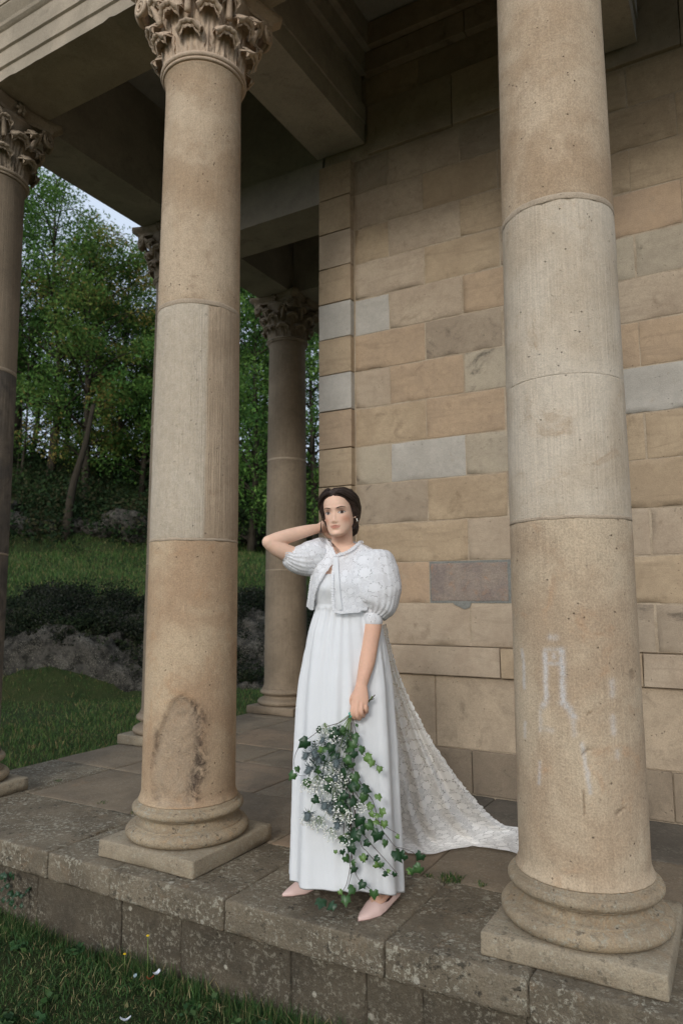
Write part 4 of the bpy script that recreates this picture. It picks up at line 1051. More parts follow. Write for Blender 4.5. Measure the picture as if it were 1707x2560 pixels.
# legs and feet
SH = {}
def shoe_frame(toe, heel):
    T = np.array(lf(*toe, 0, .0)[:3]); H = np.array(lf(*heel, 0, .0)[:3]); return T, H
T1 = on_floor(822, 2116, 0); T2 = on_floor(648, 2059, 0)
def loc(p): d = np.asarray(p) - P0; return np.array([d @ TA, -(d @ TB), d[2]])
toeR = loc(T1); toeL = loc(T2)
dirR = loc(on_floor(905, 2068, 0)) - toeR; dirR[2] = 0; dirR /= np.linalg.norm(dirR)
dirL = loc(on_floor(722, 2037, 0)) - toeL; dirL[2] = 0; dirL /= np.linalg.norm(dirL)
FL = 0.262
for toe, dr, hip, knee in ((toeR, dirR, l(828, 1580, .0), l(838, 1800, .05)), (toeL, dirL, l(765, 1580, .0), l(748, 1800, .0))):
    ank = toe + dr * (FL - .045) + np.array([0, 0, .105])
    body.add(*chain([hip, knee, (knee + ank) / 2 + np.array([-.008, 0, 0]), ank + np.array([-.004, 0, .10]), ank], [.070, .044, .034, .026, .026], 20))
    body.add(*chain([ank, toe + dr * .185 + np.array([0, 0, .066]), toe + dr * .125 + np.array([0, 0, .040]), toe + dr * .07 + np.array([0, 0, .022])], [.031, (.031, .027), (.033, .020), (.022, .012)], 18, flat=np.cross(dr, (0, 0, 1))))
    body.add(*chain([toe + dr * (FL - .03) + np.array([0, 0, .05]), ank], [.028, .030], 16))
raw = mk_mesh('body_raw', np.vstack(body.V), body.F)
tmp = bpy.data.objects.new('body_raw', raw); COL.objects.link(tmp)
rm = tmp.modifiers.new('remesh', 'REMESH'); rm.mode = 'VOXEL'; rm.voxel_size = 0.0024; rm.use_smooth_shade = True
sm = tmp.modifiers.new('smooth', 'SMOOTH'); sm.factor = 0.5; sm.iterations = 3
dg = bpy.context.evaluated_depsgraph_get()
bme = bpy.data.meshes.new_from_object(tmp.evaluated_get(dg)); bme.name = 'person'
bpy.data.objects.remove(tmp); bpy.data.meshes.remove(raw)
bme.materials.clear()
nv = len(bme.vertices); co = np.zeros(nv * 3, np.float32); bme.vertices.foreach_get('co', co); co = co.reshape(-1, 3).astype(float)
hl = l2h(co)
skin = np.tile(np.array(lin(228, 190, 166)), (nv, 1))
def tint(mask, c, amt=1.0):
    global skin
    k = np.clip(mask * amt, 0, 1)[:, None]; skin = skin * (1 - k) + np.array(c) * k
hx, hy, hzv = hl[:, 0], hl[:, 1], hl[:, 2]
face = (hy > 0.03) & (np.abs(hx) < .08) & (np.abs(hzv) < .12)
g = lambda u, s: np.exp(-(u / s) ** 2)
arms = np.clip(sstep(1.30, 1.10, co[:, 2]), 0, 1); tint(arms, lin(206, 158, 132), 0.6)
tint(face * g(np.abs(hx) - .047, .018) * g(hzv + .030, .015), lin(212, 136, 106), 0.55)            # blush
tint(face * g(np.abs(hx) - .031, .018) * g(hzv - .010, .0085), lin(150, 104, 86), 0.62)            # lids
tint(face * g(hx, .020) * g(hzv - .0, .09) * (hy > .095), lin(226, 186, 162), 0.25)
lipm = np.maximum(g(hx, .0185) ** 1.0 * (np.abs(hzv + .0570 - .0010 * np.cos(hx * 330)) < .0036), (np.abs(hzv + .0645) < .0046 * np.sqrt(np.clip(1 - (hx / .021) ** 2, 0, 1))))
lipm = lipm * (np.abs(hx) < .0235) * face
tint(lipm, lin(186, 112, 96), 0.75)
tint(face * (np.abs(hx) < .023) * g(hzv + .0605, .0013), lin(110, 54, 48), 0.7)
tint(face * g(np.abs(hx) - .0075, .003) * g(hzv + .0455, .002), lin(130, 78, 64), 0.35)             # nostrils
skin = skin * (1 + .06 * fbm(co * 120, 3, 71) + .06 * fbm(co * 22, 3, 72))[:, None]
set_attr(bme, 'skin', skin, 'FLOAT_COLOR')
ms = NT('skin', 0.6, 0.25); ms.color(ms.attr('skin', 'Color'))
ms.b.inputs['Subsurface Weight'].default_value = 0.12; ms.b.inputs['Subsurface Radius'].default_value = (0.010, 0.004, 0.002); ms.b.inputs['Subsurface Scale'].default_value = 0.6
bme.materials.append(ms.m)
person = obj('person', bme); person.location = P0; person.rotation_euler.z = PROT
tag(person, 'woman in a long white dress and lace jacket with one hand behind her head', 'person')
# eyes, brows
def patch(name, rows, colfun, mat):
    pass
mc = NT('eye', 0.35, 0.25); mc.color(mc.attr('eyecol', 'Color'))
for sx in (-1, 1):
    nu, nvv = 41, 19; V = []; C = []
    for j in range(nvv):
        vv = -1 + 2 * j / (nvv - 1)
        for i in range(nu):
            u = -1 + 2 * i / (nu - 1)
            hw = .0155; half = .0068 * (1 - abs(u) ** 2.1) + .0001
            lift = .0016 * u * sx * sx                     # outer corner a little higher
            x = sx * (.0312 + u * hw); z = -.0005 + lift + vv * half * (1.05 if vv > 0 else .85)
            bulge = .0034 * (1 - u * u) * (1 - (vv * .6) ** 2)
            y = float(skin_y(np.array(x), np.array(z))) + .0004 + bulge * .55
            V.append((x, y, z))
            ri = math.hypot((x - sx * .0312 - .0020), z + .0002)
            c = (0.50, 0.44, 0.40)
            if ri < .0062: c = (0.050, 0.026, 0.014)
            if ri < .0027: c = (0.006, 0.005, 0.005)
            if vv > .70: c = (0.035, 0.022, 0.018)
            if abs(u) > .88: c = (0.06, 0.035, 0.028)
            C.append(c)
    F = grid_faces(nu, nvv)
    if sx > 0: F = [f[::-1] for f in F]
    me = mk_mesh('eye', h2l(np.array(V)), F); set_attr(me, 'eyecol', C, 'FLOAT_COLOR')
    obj('eye', me, mc.m, person)
    # upper lash line and brow
    hm = MB()
    ps = []
    for u in np.linspace(-1, 1.12, 14):
        x = sx * (.0312 + u * .0148); z = .0003 + .0016 * u + .0062 * max(0, 1 - abs(u) ** 2.1); ps.append((x, float(skin_y(np.array(x), np.array(z))) + .0022, z))
    hm.tube(h2l(ps), np.interp(np.linspace(0, 1, 14), [0, .5, .9, 1], [.0004, .0009, .0009, .0003]), 6)
    mbrow = bpy.data.materials.get('brow_hair') or NT('brow_hair', 0.7, 0.2).m
    mbrow.node_tree.nodes['Principled BSDF'].inputs['Base Color'].default_value = (0.055, 0.036, 0.026, 1)
    hm.build('eyelashes', mbrow, person)
    hm = MB(); ps = []
    for t in np.linspace(0, 1, 16):
        x = sx * (.0115 + .0385 * t); z = .0165 + .0075 * math.sin(min(1, t * 1.25) * 1.75) - .004 * max(0, t - .7) * 3.3 * 1.0; ps.append((x, float(skin_y(np.array(x), np.array(z))) + .0003, z))
    V, F = tube(h2l(ps), np.interp(np.linspace(0, 1, 16), [0, .15, .6, 1], [.0006, .0017, .0014, .0004]), 8)
    hm.add(V, F); hm.build('eyebrow', mbrow, person)
# ---- hair
mh = NT('hair', 0.42, 0.45)
fl = mh.attr('flow'); cx_ = mh.n('CombineXYZ'); mh.L(fl, cx_.inputs[0])
hn = mh.noise(cx_.outputs[0], 260, 3, 0.7); hn2 = mh.noise(cx_.outputs[0], 60, 2, 0.6)
mh.color(mh.mix(mh.ramp(hn, 0.35, 0.7), lin(28, 20, 15), lin(66, 46, 34)))
mh.bump(mh.math('ADD', hn, hn2), 0.004, 0.8)
def zh(th):      # hairline height against azimuth from straight ahead
    a = np.degrees(np.abs(th)); return np.interp(a, [0, 18, 35, 52, 66, 78, 88, 100, 125, 180], [.066, .0655, .057, .038, .008, -.018, -.034, -.060, -.092, -.098])
zs_ = np.linspace(-.10, .1085, 110); nHh = 144
capV = []
for z in zs_:
    w, yf, yb = hp(z)
    if z < -.03: yb = yb - .010 * (1 - (z + .10) / .07); w = max(w, .052)
    ym = 0.42 * yf + 0.58 * yb
    for k in range(nHh):
        a = 2 * math.pi * k / nHh; sx_, cy_ = math.sin(a), math.cos(a)
        e = 2 / 2.25 if cy_ >= 0 else 1.0; Y = yf - ym if cy_ >= 0 else ym - yb
        x = w * math.copysign(abs(sx_) ** e, sx_); y = ym + Y * math.copysign(abs(cy_) ** e, cy_)
        th = math.atan2(x, y + .005)
        d = z - float(zh(th))
        off = -.006 + .0205 * float(sstep(-.004, .026, d))
        part_ = math.exp(-(x / .005) ** 2) * (1 if (z > .05 and y > -.06) else 0)
        c = z - 0.45 * y
        off += (.0022 * math.sin(c * 260 + 3 * math.sin(x * 40)) + .0016 * math.sin(c * 530 + x * 60)) * float(sstep(.004, .03, d)) - .003 * part_
        off += .006 * float(sstep(.02, .09, abs(x)) * sstep(.07, .0, z) * sstep(0.0, .03, d))   # fuller over the ears
        nrm = np.array([x / max(w, .02) ** 2, (y - ym) / max(Y, .02) ** 2, 0.9 * (z - .02) / .09 ** 2]); nrm /= np.linalg.norm(nrm) + 1e-9
        capV.append(np.array([x, y, z]) + nrm * off)
capV = np.array(capV)
capF = [f[::-1] for f in grid_faces(nHh, len(zs_), True)] + [tuple((len(zs_) - 1) * nHh + k for k in range(nHh))]
cf = np.array([[f[0], f[1], f[2], f[3]] for f in capF[:-1]])
thv = np.arctan2(capV[:, 0], capV[:, 1] + .005); keep = (capV[:, 2] - zh(thv)) > -.012
capF = [f for f in capF[:-1] if all(keep[i] for i in f)] + [capF[-1]]
hair = MB(); hair.add(h2l(capV), capF)
flow = list(capV[:, 2] - 0.45 * capV[:, 1] + 0.1 * np.abs(capV[:, 0]))
# low knot at the nape
bV_, bF_ = lathe([(0.002, -1), (.4, -.92), (.7, -.72), (.92, -.38), (1, 0), (.92, .38), (.7, .72), (.4, .92), (.002, 1)], 40)
ang = np.arctan2(bV_[:, 1], bV_[:, 0]); sw = 1 + .05 * np.sin(ang * 3 + bV_[:, 2] * 5) + .02 * np.sin(ang * 9 - bV_[:, 2] * 9)
bV_ = bV_ * sw[:, None] * np.array([.046, .036, .040]) + np.array([.012, -.098, -.062])
hair.add(h2l(bV_), bF_); flow += list(ang * .05 + bV_[:, 2] * .6)
def lock(pts, r_, nseg=22):
    S = spline(np.array(pts), nseg); rr = r_ * np.sin(np.linspace(.35, 2.95, nseg)) ** .6
    V, F = tube(S, rr, 7); hair.add(h2l(V), F); flow.extend(list(np.tile(np.arange(7) * .006, nseg) + random.random()))
for sx in (-1, 1):    # wings swept from the parting over the ears into the knot
    for q_ in range(9):
        o_ = q_ * .008
        lock([(sx * .006, .080 - o_ * 1.2, .082 + o_ * .25), (sx * (.048 + o_ * .1), .058 - o_ * 1.1, .062 + o_ * .3), (sx * (.080 - o_ * .02), .012 - o_, .014 + o_ * .5), (sx * .078, -.042 - o_ * .3, -.022 + o_ * .3), (sx * .045, -.088, -.050)], .0065)
for k in range(5):   # loose strands by the raised hand
    o_ = k * .004
    lock([(-.066, .030 - o_, .02), (-.076 - o_ * .3, .034 - o_, -.02), (-.080 - o_ * .6, .032 - o_, -.058), (-.072 - o_, .040, -.088 - o_), (-.056, .050, -.118 - o_)], .0011)
for k in range(4):
    lock([(-.05, .05, -.105 - k * .004), (-.035, .052, -.125), (-.022 + k * .004, .045, -.155), (-.008 + k * .004, .038, -.178)], .0008)
for k in range(3):
    lock([(.064, .038, .03), (.072, .030, .0 - k * .004), (.074, .024, -.022 - k * .006)], .001)
def scalp(az, z, off):
    w, yf, yb = hp(z); ym = 0.42 * yf + 0.58 * yb; sx_, cy_ = math.sin(az), math.cos(az)
    e = 2 / 2.25 if cy_ >= 0 else 1.0; Y = yf - ym if cy_ >= 0 else ym - yb
    x = w * math.copysign(abs(sx_) ** e, sx_); y = ym + Y * math.copysign(abs(cy_) ** e, cy_)
    n_ = np.array([x, y + .01, (z - .01) * .9]); return np.array([x, y, z]) + n_ / np.linalg.norm(n_) * off
for sx in (-1, 1):
    for k in range(90):
        f = random.random(); o_ = .0165 + random.uniform(-.002, .0045); wv_ = random.uniform(-.004, .004)
        a0, z0 = R(6 + 26 * f), .078 + .022 * f
        pts = [scalp(sx * a0, z0, o_ * .7), scalp(sx * (a0 + R(28)), z0 - .010 + .006 * f + wv_, o_), scalp(sx * R(74 + 10 * f), .030 + .038 * f + wv_, o_ + .004), scalp(sx * R(112 + 14 * f), -.012 + .045 * f - wv_, o_ + .003), scalp(sx * R(150 + 15 * f), -.055 + .03 * f, o_ + .002)]
        lock(pts, random.uniform(.0007, .0018), 18)
for k in range(60):   # flyaways
    a = random.uniform(-1.2, 1.2); x = .06 * math.sin(a); 
    lock([(x, .02, .108 - abs(x) * .3), (x * 1.15, -.01, .121 - abs(x) * .4 + random.uniform(0, .006)), (x * 1.2, -.05, .112 - abs(x) * .4)], .0006, 10)
hme = mk_mesh('hair', np.vstack(hair.V), hair.F); set_attr(hme, 'flow', flow)
obj('hair', hme, mh.m, person)
# earring
mg = NT('earring', 0.25, 0.5); mg.b.inputs['Metallic'].default_value = 0.8; mg.color((.8, .78, .72))
er = MB(); er.tube(h2l([(.0745, -.006, -.028), (.076, -.006, -.032), (.0765, -.006, -.040), (.0762, -.006, -.046)]), [.0022, .0035, .0016, .004], 8); er.build('earring', mg.m, person)

# ------------------------------------------------------------------ dress
md = NT('dress_linen', 0.85, 0.15)
tc = md.coord(False)
wv = md.noise(md.scale(tc, (1, 1, 0.25)), 900, 2, 0.6); wv2 = md.noise(md.scale(tc, (1, 1, 6)), 160, 2, 0.6); wv3 = md.noise(tc, 14, 5, 0.6)
md.color(md.mix(md.math('MULTIPLY', md.math('ADD', wv, wv2), 0.5), lin(214, 216, 217), lin(230, 231, 232)))
md.b.inputs['Sheen Weight'].default_value = 0.25
md.bump(md.math('ADD', md.math('ADD', wv, wv2), md.math('MULTIPLY', wv3, 0.6)), 0.0014, 0.5)
SIL = [(1321, 721, 864), (1333, 719, 866), (1352, 717, 867), (1375, 721, 866), (1388, 724, 866), (1401, 722, 868), (1420, 716, 873), (1450, 707, 881), (1500, 697, 889), (1560, 688, 896), (1620, 683, 900), (1700, 679, 905), (1800, 674, 909), (1900, 670, 914), (1980, 668, 918), (2030, 667, 920)]
prm = []
for y, xl, xr in SIL:
    A, B = l(xl, y, 0), l(xr, y, 0); prm.append(((A[2] + B[2]) / 2, (A[0] + B[0]) / 2, (B[0] - A[0]) / 2))
prm = np.array(prm)[::-1]
zt, zbm = prm[-1, 0], prm[0, 0]
HTH = np.radians([0, 25, 50, 75, 90, 115, 150, 180, 270, 360]); HZZ = [l(920, 2041, .0)[2], l(905, 2055, .12)[2], l(886, 2060, .20)[2], l(838, 2046, .20)[2], l(800, 2044, .20)[2], l(745, 2040, .17)[2], l(688, 2019, .08)[2], l(667, 2008, 0)[2], .09, l(920, 2041, .0)[2]]
NTH, NZ = 300, 170
zz = np.linspace(zt, zbm, NZ); V = []
zw = l(795, 1394, 0)[2]
th = np.linspace(0, 2 * math.pi, NTH, endpoint=False)
for j, z in enumerate(zz):
    ca = np.interp(z, prm[:, 0], prm[:, 1]); wa = np.interp(z, prm[:, 0], prm[:, 2]) - .004
    sk = np.clip((zw - z) / (zw - zbm), 0, 1)          # 0 above the waist seam, 1 at the hem
    wb = wa * (0.70 + 0.06 * sk); cb = -0.012 + 0.045 * sk
    c, s_ = np.cos(th), np.sin(th); n_ = 2.15
    rr = (np.abs(c) ** n_ + np.abs(s_) ** n_) ** (-1 / n_)
    up = np.exp(-((z - l(795, 1350, .08)[2]) / .045) ** 2)
    bust = .020 * up * (np.exp(-((th - R(62)) / .42) ** 2) + np.exp(-((th - R(118)) / .42) ** 2)) - .004 * up * np.exp(-((th - R(90)) / .18) ** 2)
    if z < zw:
        q_ = sk; d1 = np.sin(th * 23 + 2.2 * np.sin(th * 3 + 1)) * .0038 * np.exp(-q_ * 3.2) + np.sin(th * 37 + 3 * np.sin(th * 2)) * .0022 * np.exp(-q_ * 5)
        d2 = (np.sin(th * 9 + 1.3 * np.sin(th * 2 + .6) + .8 * q_) * .0085 + np.sin(th * 14 + 2.0 * np.sin(th * 3 + 2) - .6 * q_) * .0050) * sstep(.02, .35, q_) * (0.65 + .5 * q_)
        sharp = d1 + d2; sharp = sharp + .35 * np.abs(d2)
        sharp = sharp + .006 * np.exp(-((th - R(196)) / .14) ** 2) * sstep(.05, .5, q_) - .006 * np.exp(-((th - R(152)) / .14) ** 2) * sstep(.05, .4, q_) + .007 * np.exp(-((th - R(128)) / .18) ** 2) * sstep(.05, .4, q_)
        nz = fbm(np.stack([np.cos(th) * 2.6, np.sin(th) * 2.6, np.full(NTH, z * 1.1)], 1), 3, 90)
        fl_ = sharp * .72 + .014 * nz * sstep(.03, .4, q_)
    else:
        fl_ = bust + .0008 * np.sin(th * 30 + z * 60) * (1 - up)
    band = .0045 * np.exp(-((z - zw) / .007) ** 4)
    # the forward foot lifts and pushes the cloth out low on the viewer's right
    knee = .018 * sstep(.45, 1, sk) * np.exp(-((th - R(52)) / .5) ** 2)
    ra = rr * wa + fl_ + band; rb = rr * wb + fl_ + band + knee
    x = ca + ra * c; y = -(cb + rb * s_)
    zj = np.full(NTH, z)
    if sk > .8:
        e = (sk - .8) / .2; zj = z + e * (np.interp(th, HTH, HZZ) - zbm)
    if j < 3: zj = zj + .006 * np.exp(-((th - R(90)) / .9) ** 2) * (1 - j / 3)
    V += list(np.stack([x, y, zj], 1))
V = np.array(V)
V[:, :2] += (0.0012 * np.stack([fbm(V * 30, 3, 40), fbm(V * 30, 3, 41)], 1))
inner = V[-NTH:] + np.array([0, 0, .012]); ctr = inner.mean(0); inner[:, :2] = ctr[:2] + (inner[:, :2] - ctr[:2]) * .965
inner2 = V[:NTH].copy(); c2_ = inner2.mean(0); inner2[:, :2] = c2_[:2] + (inner2[:, :2] - c2_[:2]) * .95; inner2[:, 2] -= .01
V = np.vstack([inner2, V, inner])
obj('dress', mk_mesh('dress', V, [f[::-1] for f in grid_faces(NTH, NZ + 2, True)]), md.m, person)

# ------------------------------------------------------------------ lace
def lace_mat(name, net, ringa, sc, tintc, bst):
    """flower lace: solid petalled flowers and tendrils on an open net"""
    s = NT(name, 0.9, 0.1)
    uv = s.n('UVMap').outputs[0]
    vo = s.n('TexVoronoi', voronoi_dimensions='2D', feature='F1'); s.L(uv, vo.inputs['Vector']); vo.inputs['Scale'].default_value = sc; vo.inputs['Randomness'].default_value = 0.75
    df = s.n('VectorMath', operation='SUBTRACT'); s.L(uv, df.inputs[0]); s.L(vo.outputs['Position'], df.inputs[1])
    sp = s.n('SeparateXYZ'); s.L(df.outputs[0], sp.inputs[0])
    th_ = s.math('ARCTAN2', sp.outputs[1], sp.outputs[0]); r_ = vo.outputs['Distance']
    sc2 = s.n('SeparateColor'); s.L(vo.outputs['Color'], sc2.inputs[0])
    ph_ = s.math('MULTIPLY', sc2.outputs[0], 6.28)
    pet = s.math('COSINE', s.math('ADD', s.math('MULTIPLY', th_, 9.0), ph_))
    edge = s.math('ADD', s.math('ADD', 0.33, s.math('MULTIPLY', pet, 0.032)), s.math('MULTIPLY', s.math('SUBTRACT', sc2.outputs[1], 0.5), 0.10))
    q_ = s.math('SUBTRACT', r_, edge)
    flower = s.ramp(q_, -0.02, 0.02, 1, 0)
    ring = s.ramp(s.math('ABSOLUTE', s.math('SUBTRACT', q_, 0.05)), 0.008, 0.04, 1, 0)
    n1 = s.noise(uv, sc * 2.0, 2, 0.5, 1.0)
    vine = s.ramp(s.math('ABSOLUTE', s.math('SUBTRACT', n1, 0.5)), 0.015, 0.045, 1, 0)
    fine = s.noise(uv, sc * 14, 3, 0.7)
    cells = s.ramp(s.voro(uv, sc * 11, 'F1'), 0.38, 0.62, 1, 0)
    solid = s.math('MAXIMUM', flower, s.math('MULTIPLY', vine, 0.85))
    ga = s.math('SUBTRACT', net, s.math('MULTIPLY', s.math('MULTIPLY', cells, s.ramp(fine, .4, .6, .75, 1)), s.math('MULTIPLY', ring, ringa)))
    alpha = s.math('ADD', ga, s.math('MULTIPLY', solid, s.math('SUBTRACT', 0.99, ga)))
    veins = s.math('MULTIPLY', s.ramp(s.math('COSINE', s.math('MULTIPLY', th_, 24.0)), 0.2, 0.9, 0, 0.14), flower)
    col = s.mix(s.ramp(fine, 0.3, 0.7), tuple(.95 * c for c in tintc), tintc)
    col = s.mix(s.math('ADD', veins, s.math('MULTIPLY', s.math('SUBTRACT', 1.0, solid), 0.16)), col, tuple(.62 * c for c in tintc))
    s.color(col)
    s.bump(s.math('ADD', s.math('MULTIPLY', solid, 1.6), s.math('MULTIPLY', fine, .5)), 0.0022, bst)
    tr = s.n('BsdfTranslucent'); s.L(col, tr.inputs[0])
    mx = s.n('MixShader'); mx.inputs[0].default_value = 0.12; s.L(s.b.outputs[0], mx.inputs[1]); s.L(tr.outputs[0], mx.inputs[2])
    tp = s.n('BsdfTransparent'); m2 = s.n('MixShader')
    s.L(alpha, m2.inputs[0]); s.L(tp.outputs[0], m2.inputs[1]); s.L(mx.outputs[0], m2.inputs[2])
    s.L(m2.outputs[0], s.out.inputs[0])
    return s.m
m_lace = lace_mat('lace_jacket', 0.90, 0.55, 24, lin(240, 241, 243), .15)
m_train = lace_mat('lace_train', 0.80, 0.9, 15, lin(250, 248, 244), .15)
def sheet(name, V, nu, nvv, uv, mat, parent, flip=False, closed=False):
    F = grid_faces(nu, nvv, closed)
    if flip: F = [f[::-1] for f in F]
    me = mk_mesh(name, V, F); ul = me.uv_layers.new(name='UVMap')
    idx = np.zeros(len(me.loops), np.int32); me.loops.foreach_get('vertex_index', idx)
    ul.data.foreach_set('uv', np.asarray(uv, np.float32)[idx].ravel())
    return obj(name, me, mat, parent)
def row_surface(rows, nu, nvv):
    """rows of 3D points -> smooth grid (rows x points)"""
    R_ = np.array([spline(np.array(r_), nu) for r_ in rows])
    return np.stack([spline(R_[:, i], nvv) for i in range(nu)], 1)
def torso_b(x, y):
    p = l(x, y, .08); z = p[2]; a = p[0]
    ca = np.interp(z, prm[:, 0], prm[:, 1]); wa = np.interp(z, prm[:, 0], prm[:, 2])
    if z > zt: wa = wa + (z - zt) * .1; 
    t = max(0, 1 - ((a - ca) / (wa + .012)) ** 2); up = max(0, (z - l(795, 1330, .08)[2]) / .09)
    return -.012 + (wa * .70 + .026 - .055 * min(1, up)) * math.sqrt(t)
def jrows(rows, off=.008):
    return [[l(x, y, torso_b(x, y) + off + (o_[0] if o_ else 0)) for (x, y, *o_) in r_] for r_ in rows]
jk = person
def ruffle(name, pts, wdt, n=110, amp=.0022, freq=150, mat=None, up=(0, 0, 1)):
    S = spline(np.array(pts), n); T = np.gradient(S, axis=0); T /= np.linalg.norm(T, axis=1)[:, None]
    V = []; uv = []
    out = np.array([0, -1.0, 0])
    for i in range(n):
        sd = np.cross(T[i], out); sd /= np.linalg.norm(sd) + 1e-9
        for j, q_ in enumerate((-.5, -.2, .2, .5)):
            w_ = amp * math.sin(i / n * freq + 2 * q_) * (abs(q_) * 2) 
            V.append(S[i] + sd * (wdt * q_ * (1 + .30 * random.uniform(-1, 1) * (abs(q_) * 2))) + out * (.003 + w_)); uv.append((i / n * 1.0, q_ * wdt * 2))
    return sheet(name, np.array(V), 4, n, uv, mat or m_lace, person)
# right front of the jacket (viewer's right)
G = row_surface(jrows([[(769, 1275), (797, 1268), (822, 1249, -.035), (848, 1261, -.03), (872, 1270, -.02)], [(766, 1300), (790, 1300), (815, 1298), (845, 1298), (872, 1300)],
                       [(763, 1335), (785, 1337), (812, 1338), (842, 1338), (862, 1338)], [(764, 1372), (784, 1374), (808, 1374), (834, 1374), (852, 1374)], [(767, 1402), (785, 1406), (806, 1404), (826, 1402), (842, 1402)]]), 44, 60)
gn = fbm(G.reshape(-1, 3) * 34, 3, 77).reshape(G.shape[:2]); G[..., 1] -= .002 * gn
uv = np.stack(np.meshgrid(np.linspace(0, .2, 44), np.linspace(0, .28, 60)), -1).reshape(-1, 2)
sheet('lace_jacket_front', G.reshape(-1, 3), 44, 60, uv, m_lace, person)
G = row_surface(jrows([[(722, 1268, -.05), (735, 1252, -.06), (750, 1240, -.06), (762, 1258, -.03), (769, 1275)], [(719, 1295), (730, 1294), (742, 1294), (754, 1292), (763, 1290)],
                       [(714, 1325), (720, 1325), (727, 1324), (734, 1323), (741, 1322)], [(710, 1360), (713, 1360), (716, 1360), (719, 1360), (722, 1360)], [(706, 1394), (709, 1398), (712, 1400), (716, 1401), (719, 1400)]]), 30, 60)
gn = fbm(G.reshape(-1, 3) * 34, 3, 78).reshape(G.shape[:2]); G[..., 1] -= .002 * gn
uv = np.stack(np.meshgrid(np.linspace(.4, .5, 30), np.linspace(0, .28, 60)), -1).reshape(-1, 2)
sheet('lace_jacket_front', G.reshape(-1, 3), 30, 60, uv, m_lace, person)
# back of the jacket: a half shell round the shoulders
G = row_surface([[l(722, 1268, -.05), l(740, 1250, -.105), l(790, 1240, -.12), l(835, 1250, -.10), l(872, 1270, -.04)], [l(715, 1320, -.03), l(740, 1320, -.12), l(795, 1320, -.14), l(850, 1320, -.12), l(875, 1320, -.03)], [l(712, 1398, -.02), l(740, 1402, -.10), l(795, 1404, -.12), l(850, 1402, -.10), l(874, 1400, -.02)]], 40, 40)
uv = np.stack(np.meshgrid(np.linspace(.6, .95, 40), np.linspace(0, .28, 40)), -1).reshape(-1, 2)
sheet('lace_jacket_back', G.reshape(-1, 3), 40, 40, uv, m_lace, person, True)
def puff(name, axis, up, n=72, m=52, gathers=(.006, 26), seed=0, crush=.0035, uvo=0):
    """axis: rows of (centre(3), half1, half2); up: unit vector of half1, the other is +-y-ish"""
    C = spline(np.array([np.concatenate([a_[0], a_[1:]]) for a_ in axis]), m); V = []; uv = []
    T = np.gradient(C[:, :3], axis=0); T /= np.linalg.norm(T, axis=1)[:, None]
    for j in range(m):
        t = j / (m - 1); u1 = np.array(up) - T[j] * (np.array(up) @ T[j]); u1 /= np.linalg.norm(u1); u2 = np.cross(T[j], u1)
        ends = math.exp(-(t / .26) ** 2) * .8 + math.exp(-((1 - t) / .42) ** 2)
        for k in range(n):
            a = 2 * math.pi * k / n
            g_ = gathers[0] * math.sin(a * gathers[1] + 2 * math.sin(a * 2) + t * 3) * ends
            V.append(C[j, :3] + (C[j, 3] + g_) * math.cos(a) * u1 + (C[j, 4] + g_) * math.sin(a) * u2); uv.append((uvo + a * .10 * .55, t * .34))
    V = np.array(V); c_ = V.mean(0)
    d = V - C[np.repeat(np.arange(m), n), :3]; d /= np.linalg.norm(d, axis=1)[:, None] + 1e-9
    V = V + d * (crush * .7 * fbm(V * 26, 3, seed) + crush * 2.2 * fbm(V * 13 + 3, 2, seed + 3))[:, None]
    return sheet(name, V, n, m, uv, m_lace, person, False, True)
def prow(y, xl, xr, b, dep=.86):
    A, B = l(xl, y, b), l(xr, y, b); c = (A + B) / 2; hw = (B[0] - A[0]) / 2; return (c, hw, hw * dep)
puff('puff_sleeve', [prow(1261, 838, 872, .0), prow(1268, 820, 890, .0), prow(1284, 806, 905, .008), prow(1310, 800, 913, .02), prow(1340, 800, 919, .034), prow(1368, 806, 920, .045), prow(1390, 818, 912, .053), prow(1404, 829, 893, .057), prow(1411, 834, 880, .059), prow(1420, 835, 879, .062)], (1, 0, 0), gathers=(.0055, 24), seed=60)
cf_ = [prow(1408, 833, 880, .058, .98), prow(1412, 832, 880, .06, .98), prow(1422, 834, 879, .063, .98), prow(1431, 834.5, 878.5, .065, .98), prow(1433, 836, 877, .065, .98)]
Vc = [];
for c, a_, b_ in cf_: Vc += [c + np.array([a_ * math.cos(t), -b_ * math.sin(t), 0]) for t in np.linspace(0, 2 * math.pi, 48, endpoint=False)]
sheet('cuff', np.array(Vc), 48, len(cf_), np.array([(k % 48 * .004, k // 48 * .008) for k in range(len(Vc))]), m_lace, person, True, True)
def vrow(x, yt, yb, b, dep=.95):
    A, B = l(x, yt, b), l(x, yb, b); c = (A + B) / 2; hw = (A[2] - B[2]) / 2; return (c, hw, max(.03, hw * dep))
puff('puff_sleeve', [vrow(758, 1250, 1288, -.045, .8), vrow(752, 1238, 1298, -.042, .8), vrow(742, 1232, 1309, -.036, .8), vrow(728, 1237, 1320, -.022), vrow(712, 1243, 1324, -.004), vrow(696, 1249, 1322, .012), vrow(680, 1254, 1314, .028), vrow(666, 1259, 1302, .042), vrow(657, 1262, 1290, .050), vrow(650, 1266, 1284, .055, 1.1)], (0, 0, 1), gathers=(.0045, 22), seed=63, uvo=.5)
ruffle('ruffle_trim', [l(760, 1256, .03), l(764, 1264, .05), l(769, 1275, .075), l(783, 1272, .08), l(800, 1266, .075), l(815, 1255, .055), l(826, 1245, .02), l(832, 1245, -.02), l(828, 1246, -.06)], .013)
ruffle('ruffle_trim', [l(x, y, torso_b(x, y) + .014) for x, y in ((769, 1276), (766, 1300), (763, 1335), (764, 1372), (767, 1402))], .012, 90)
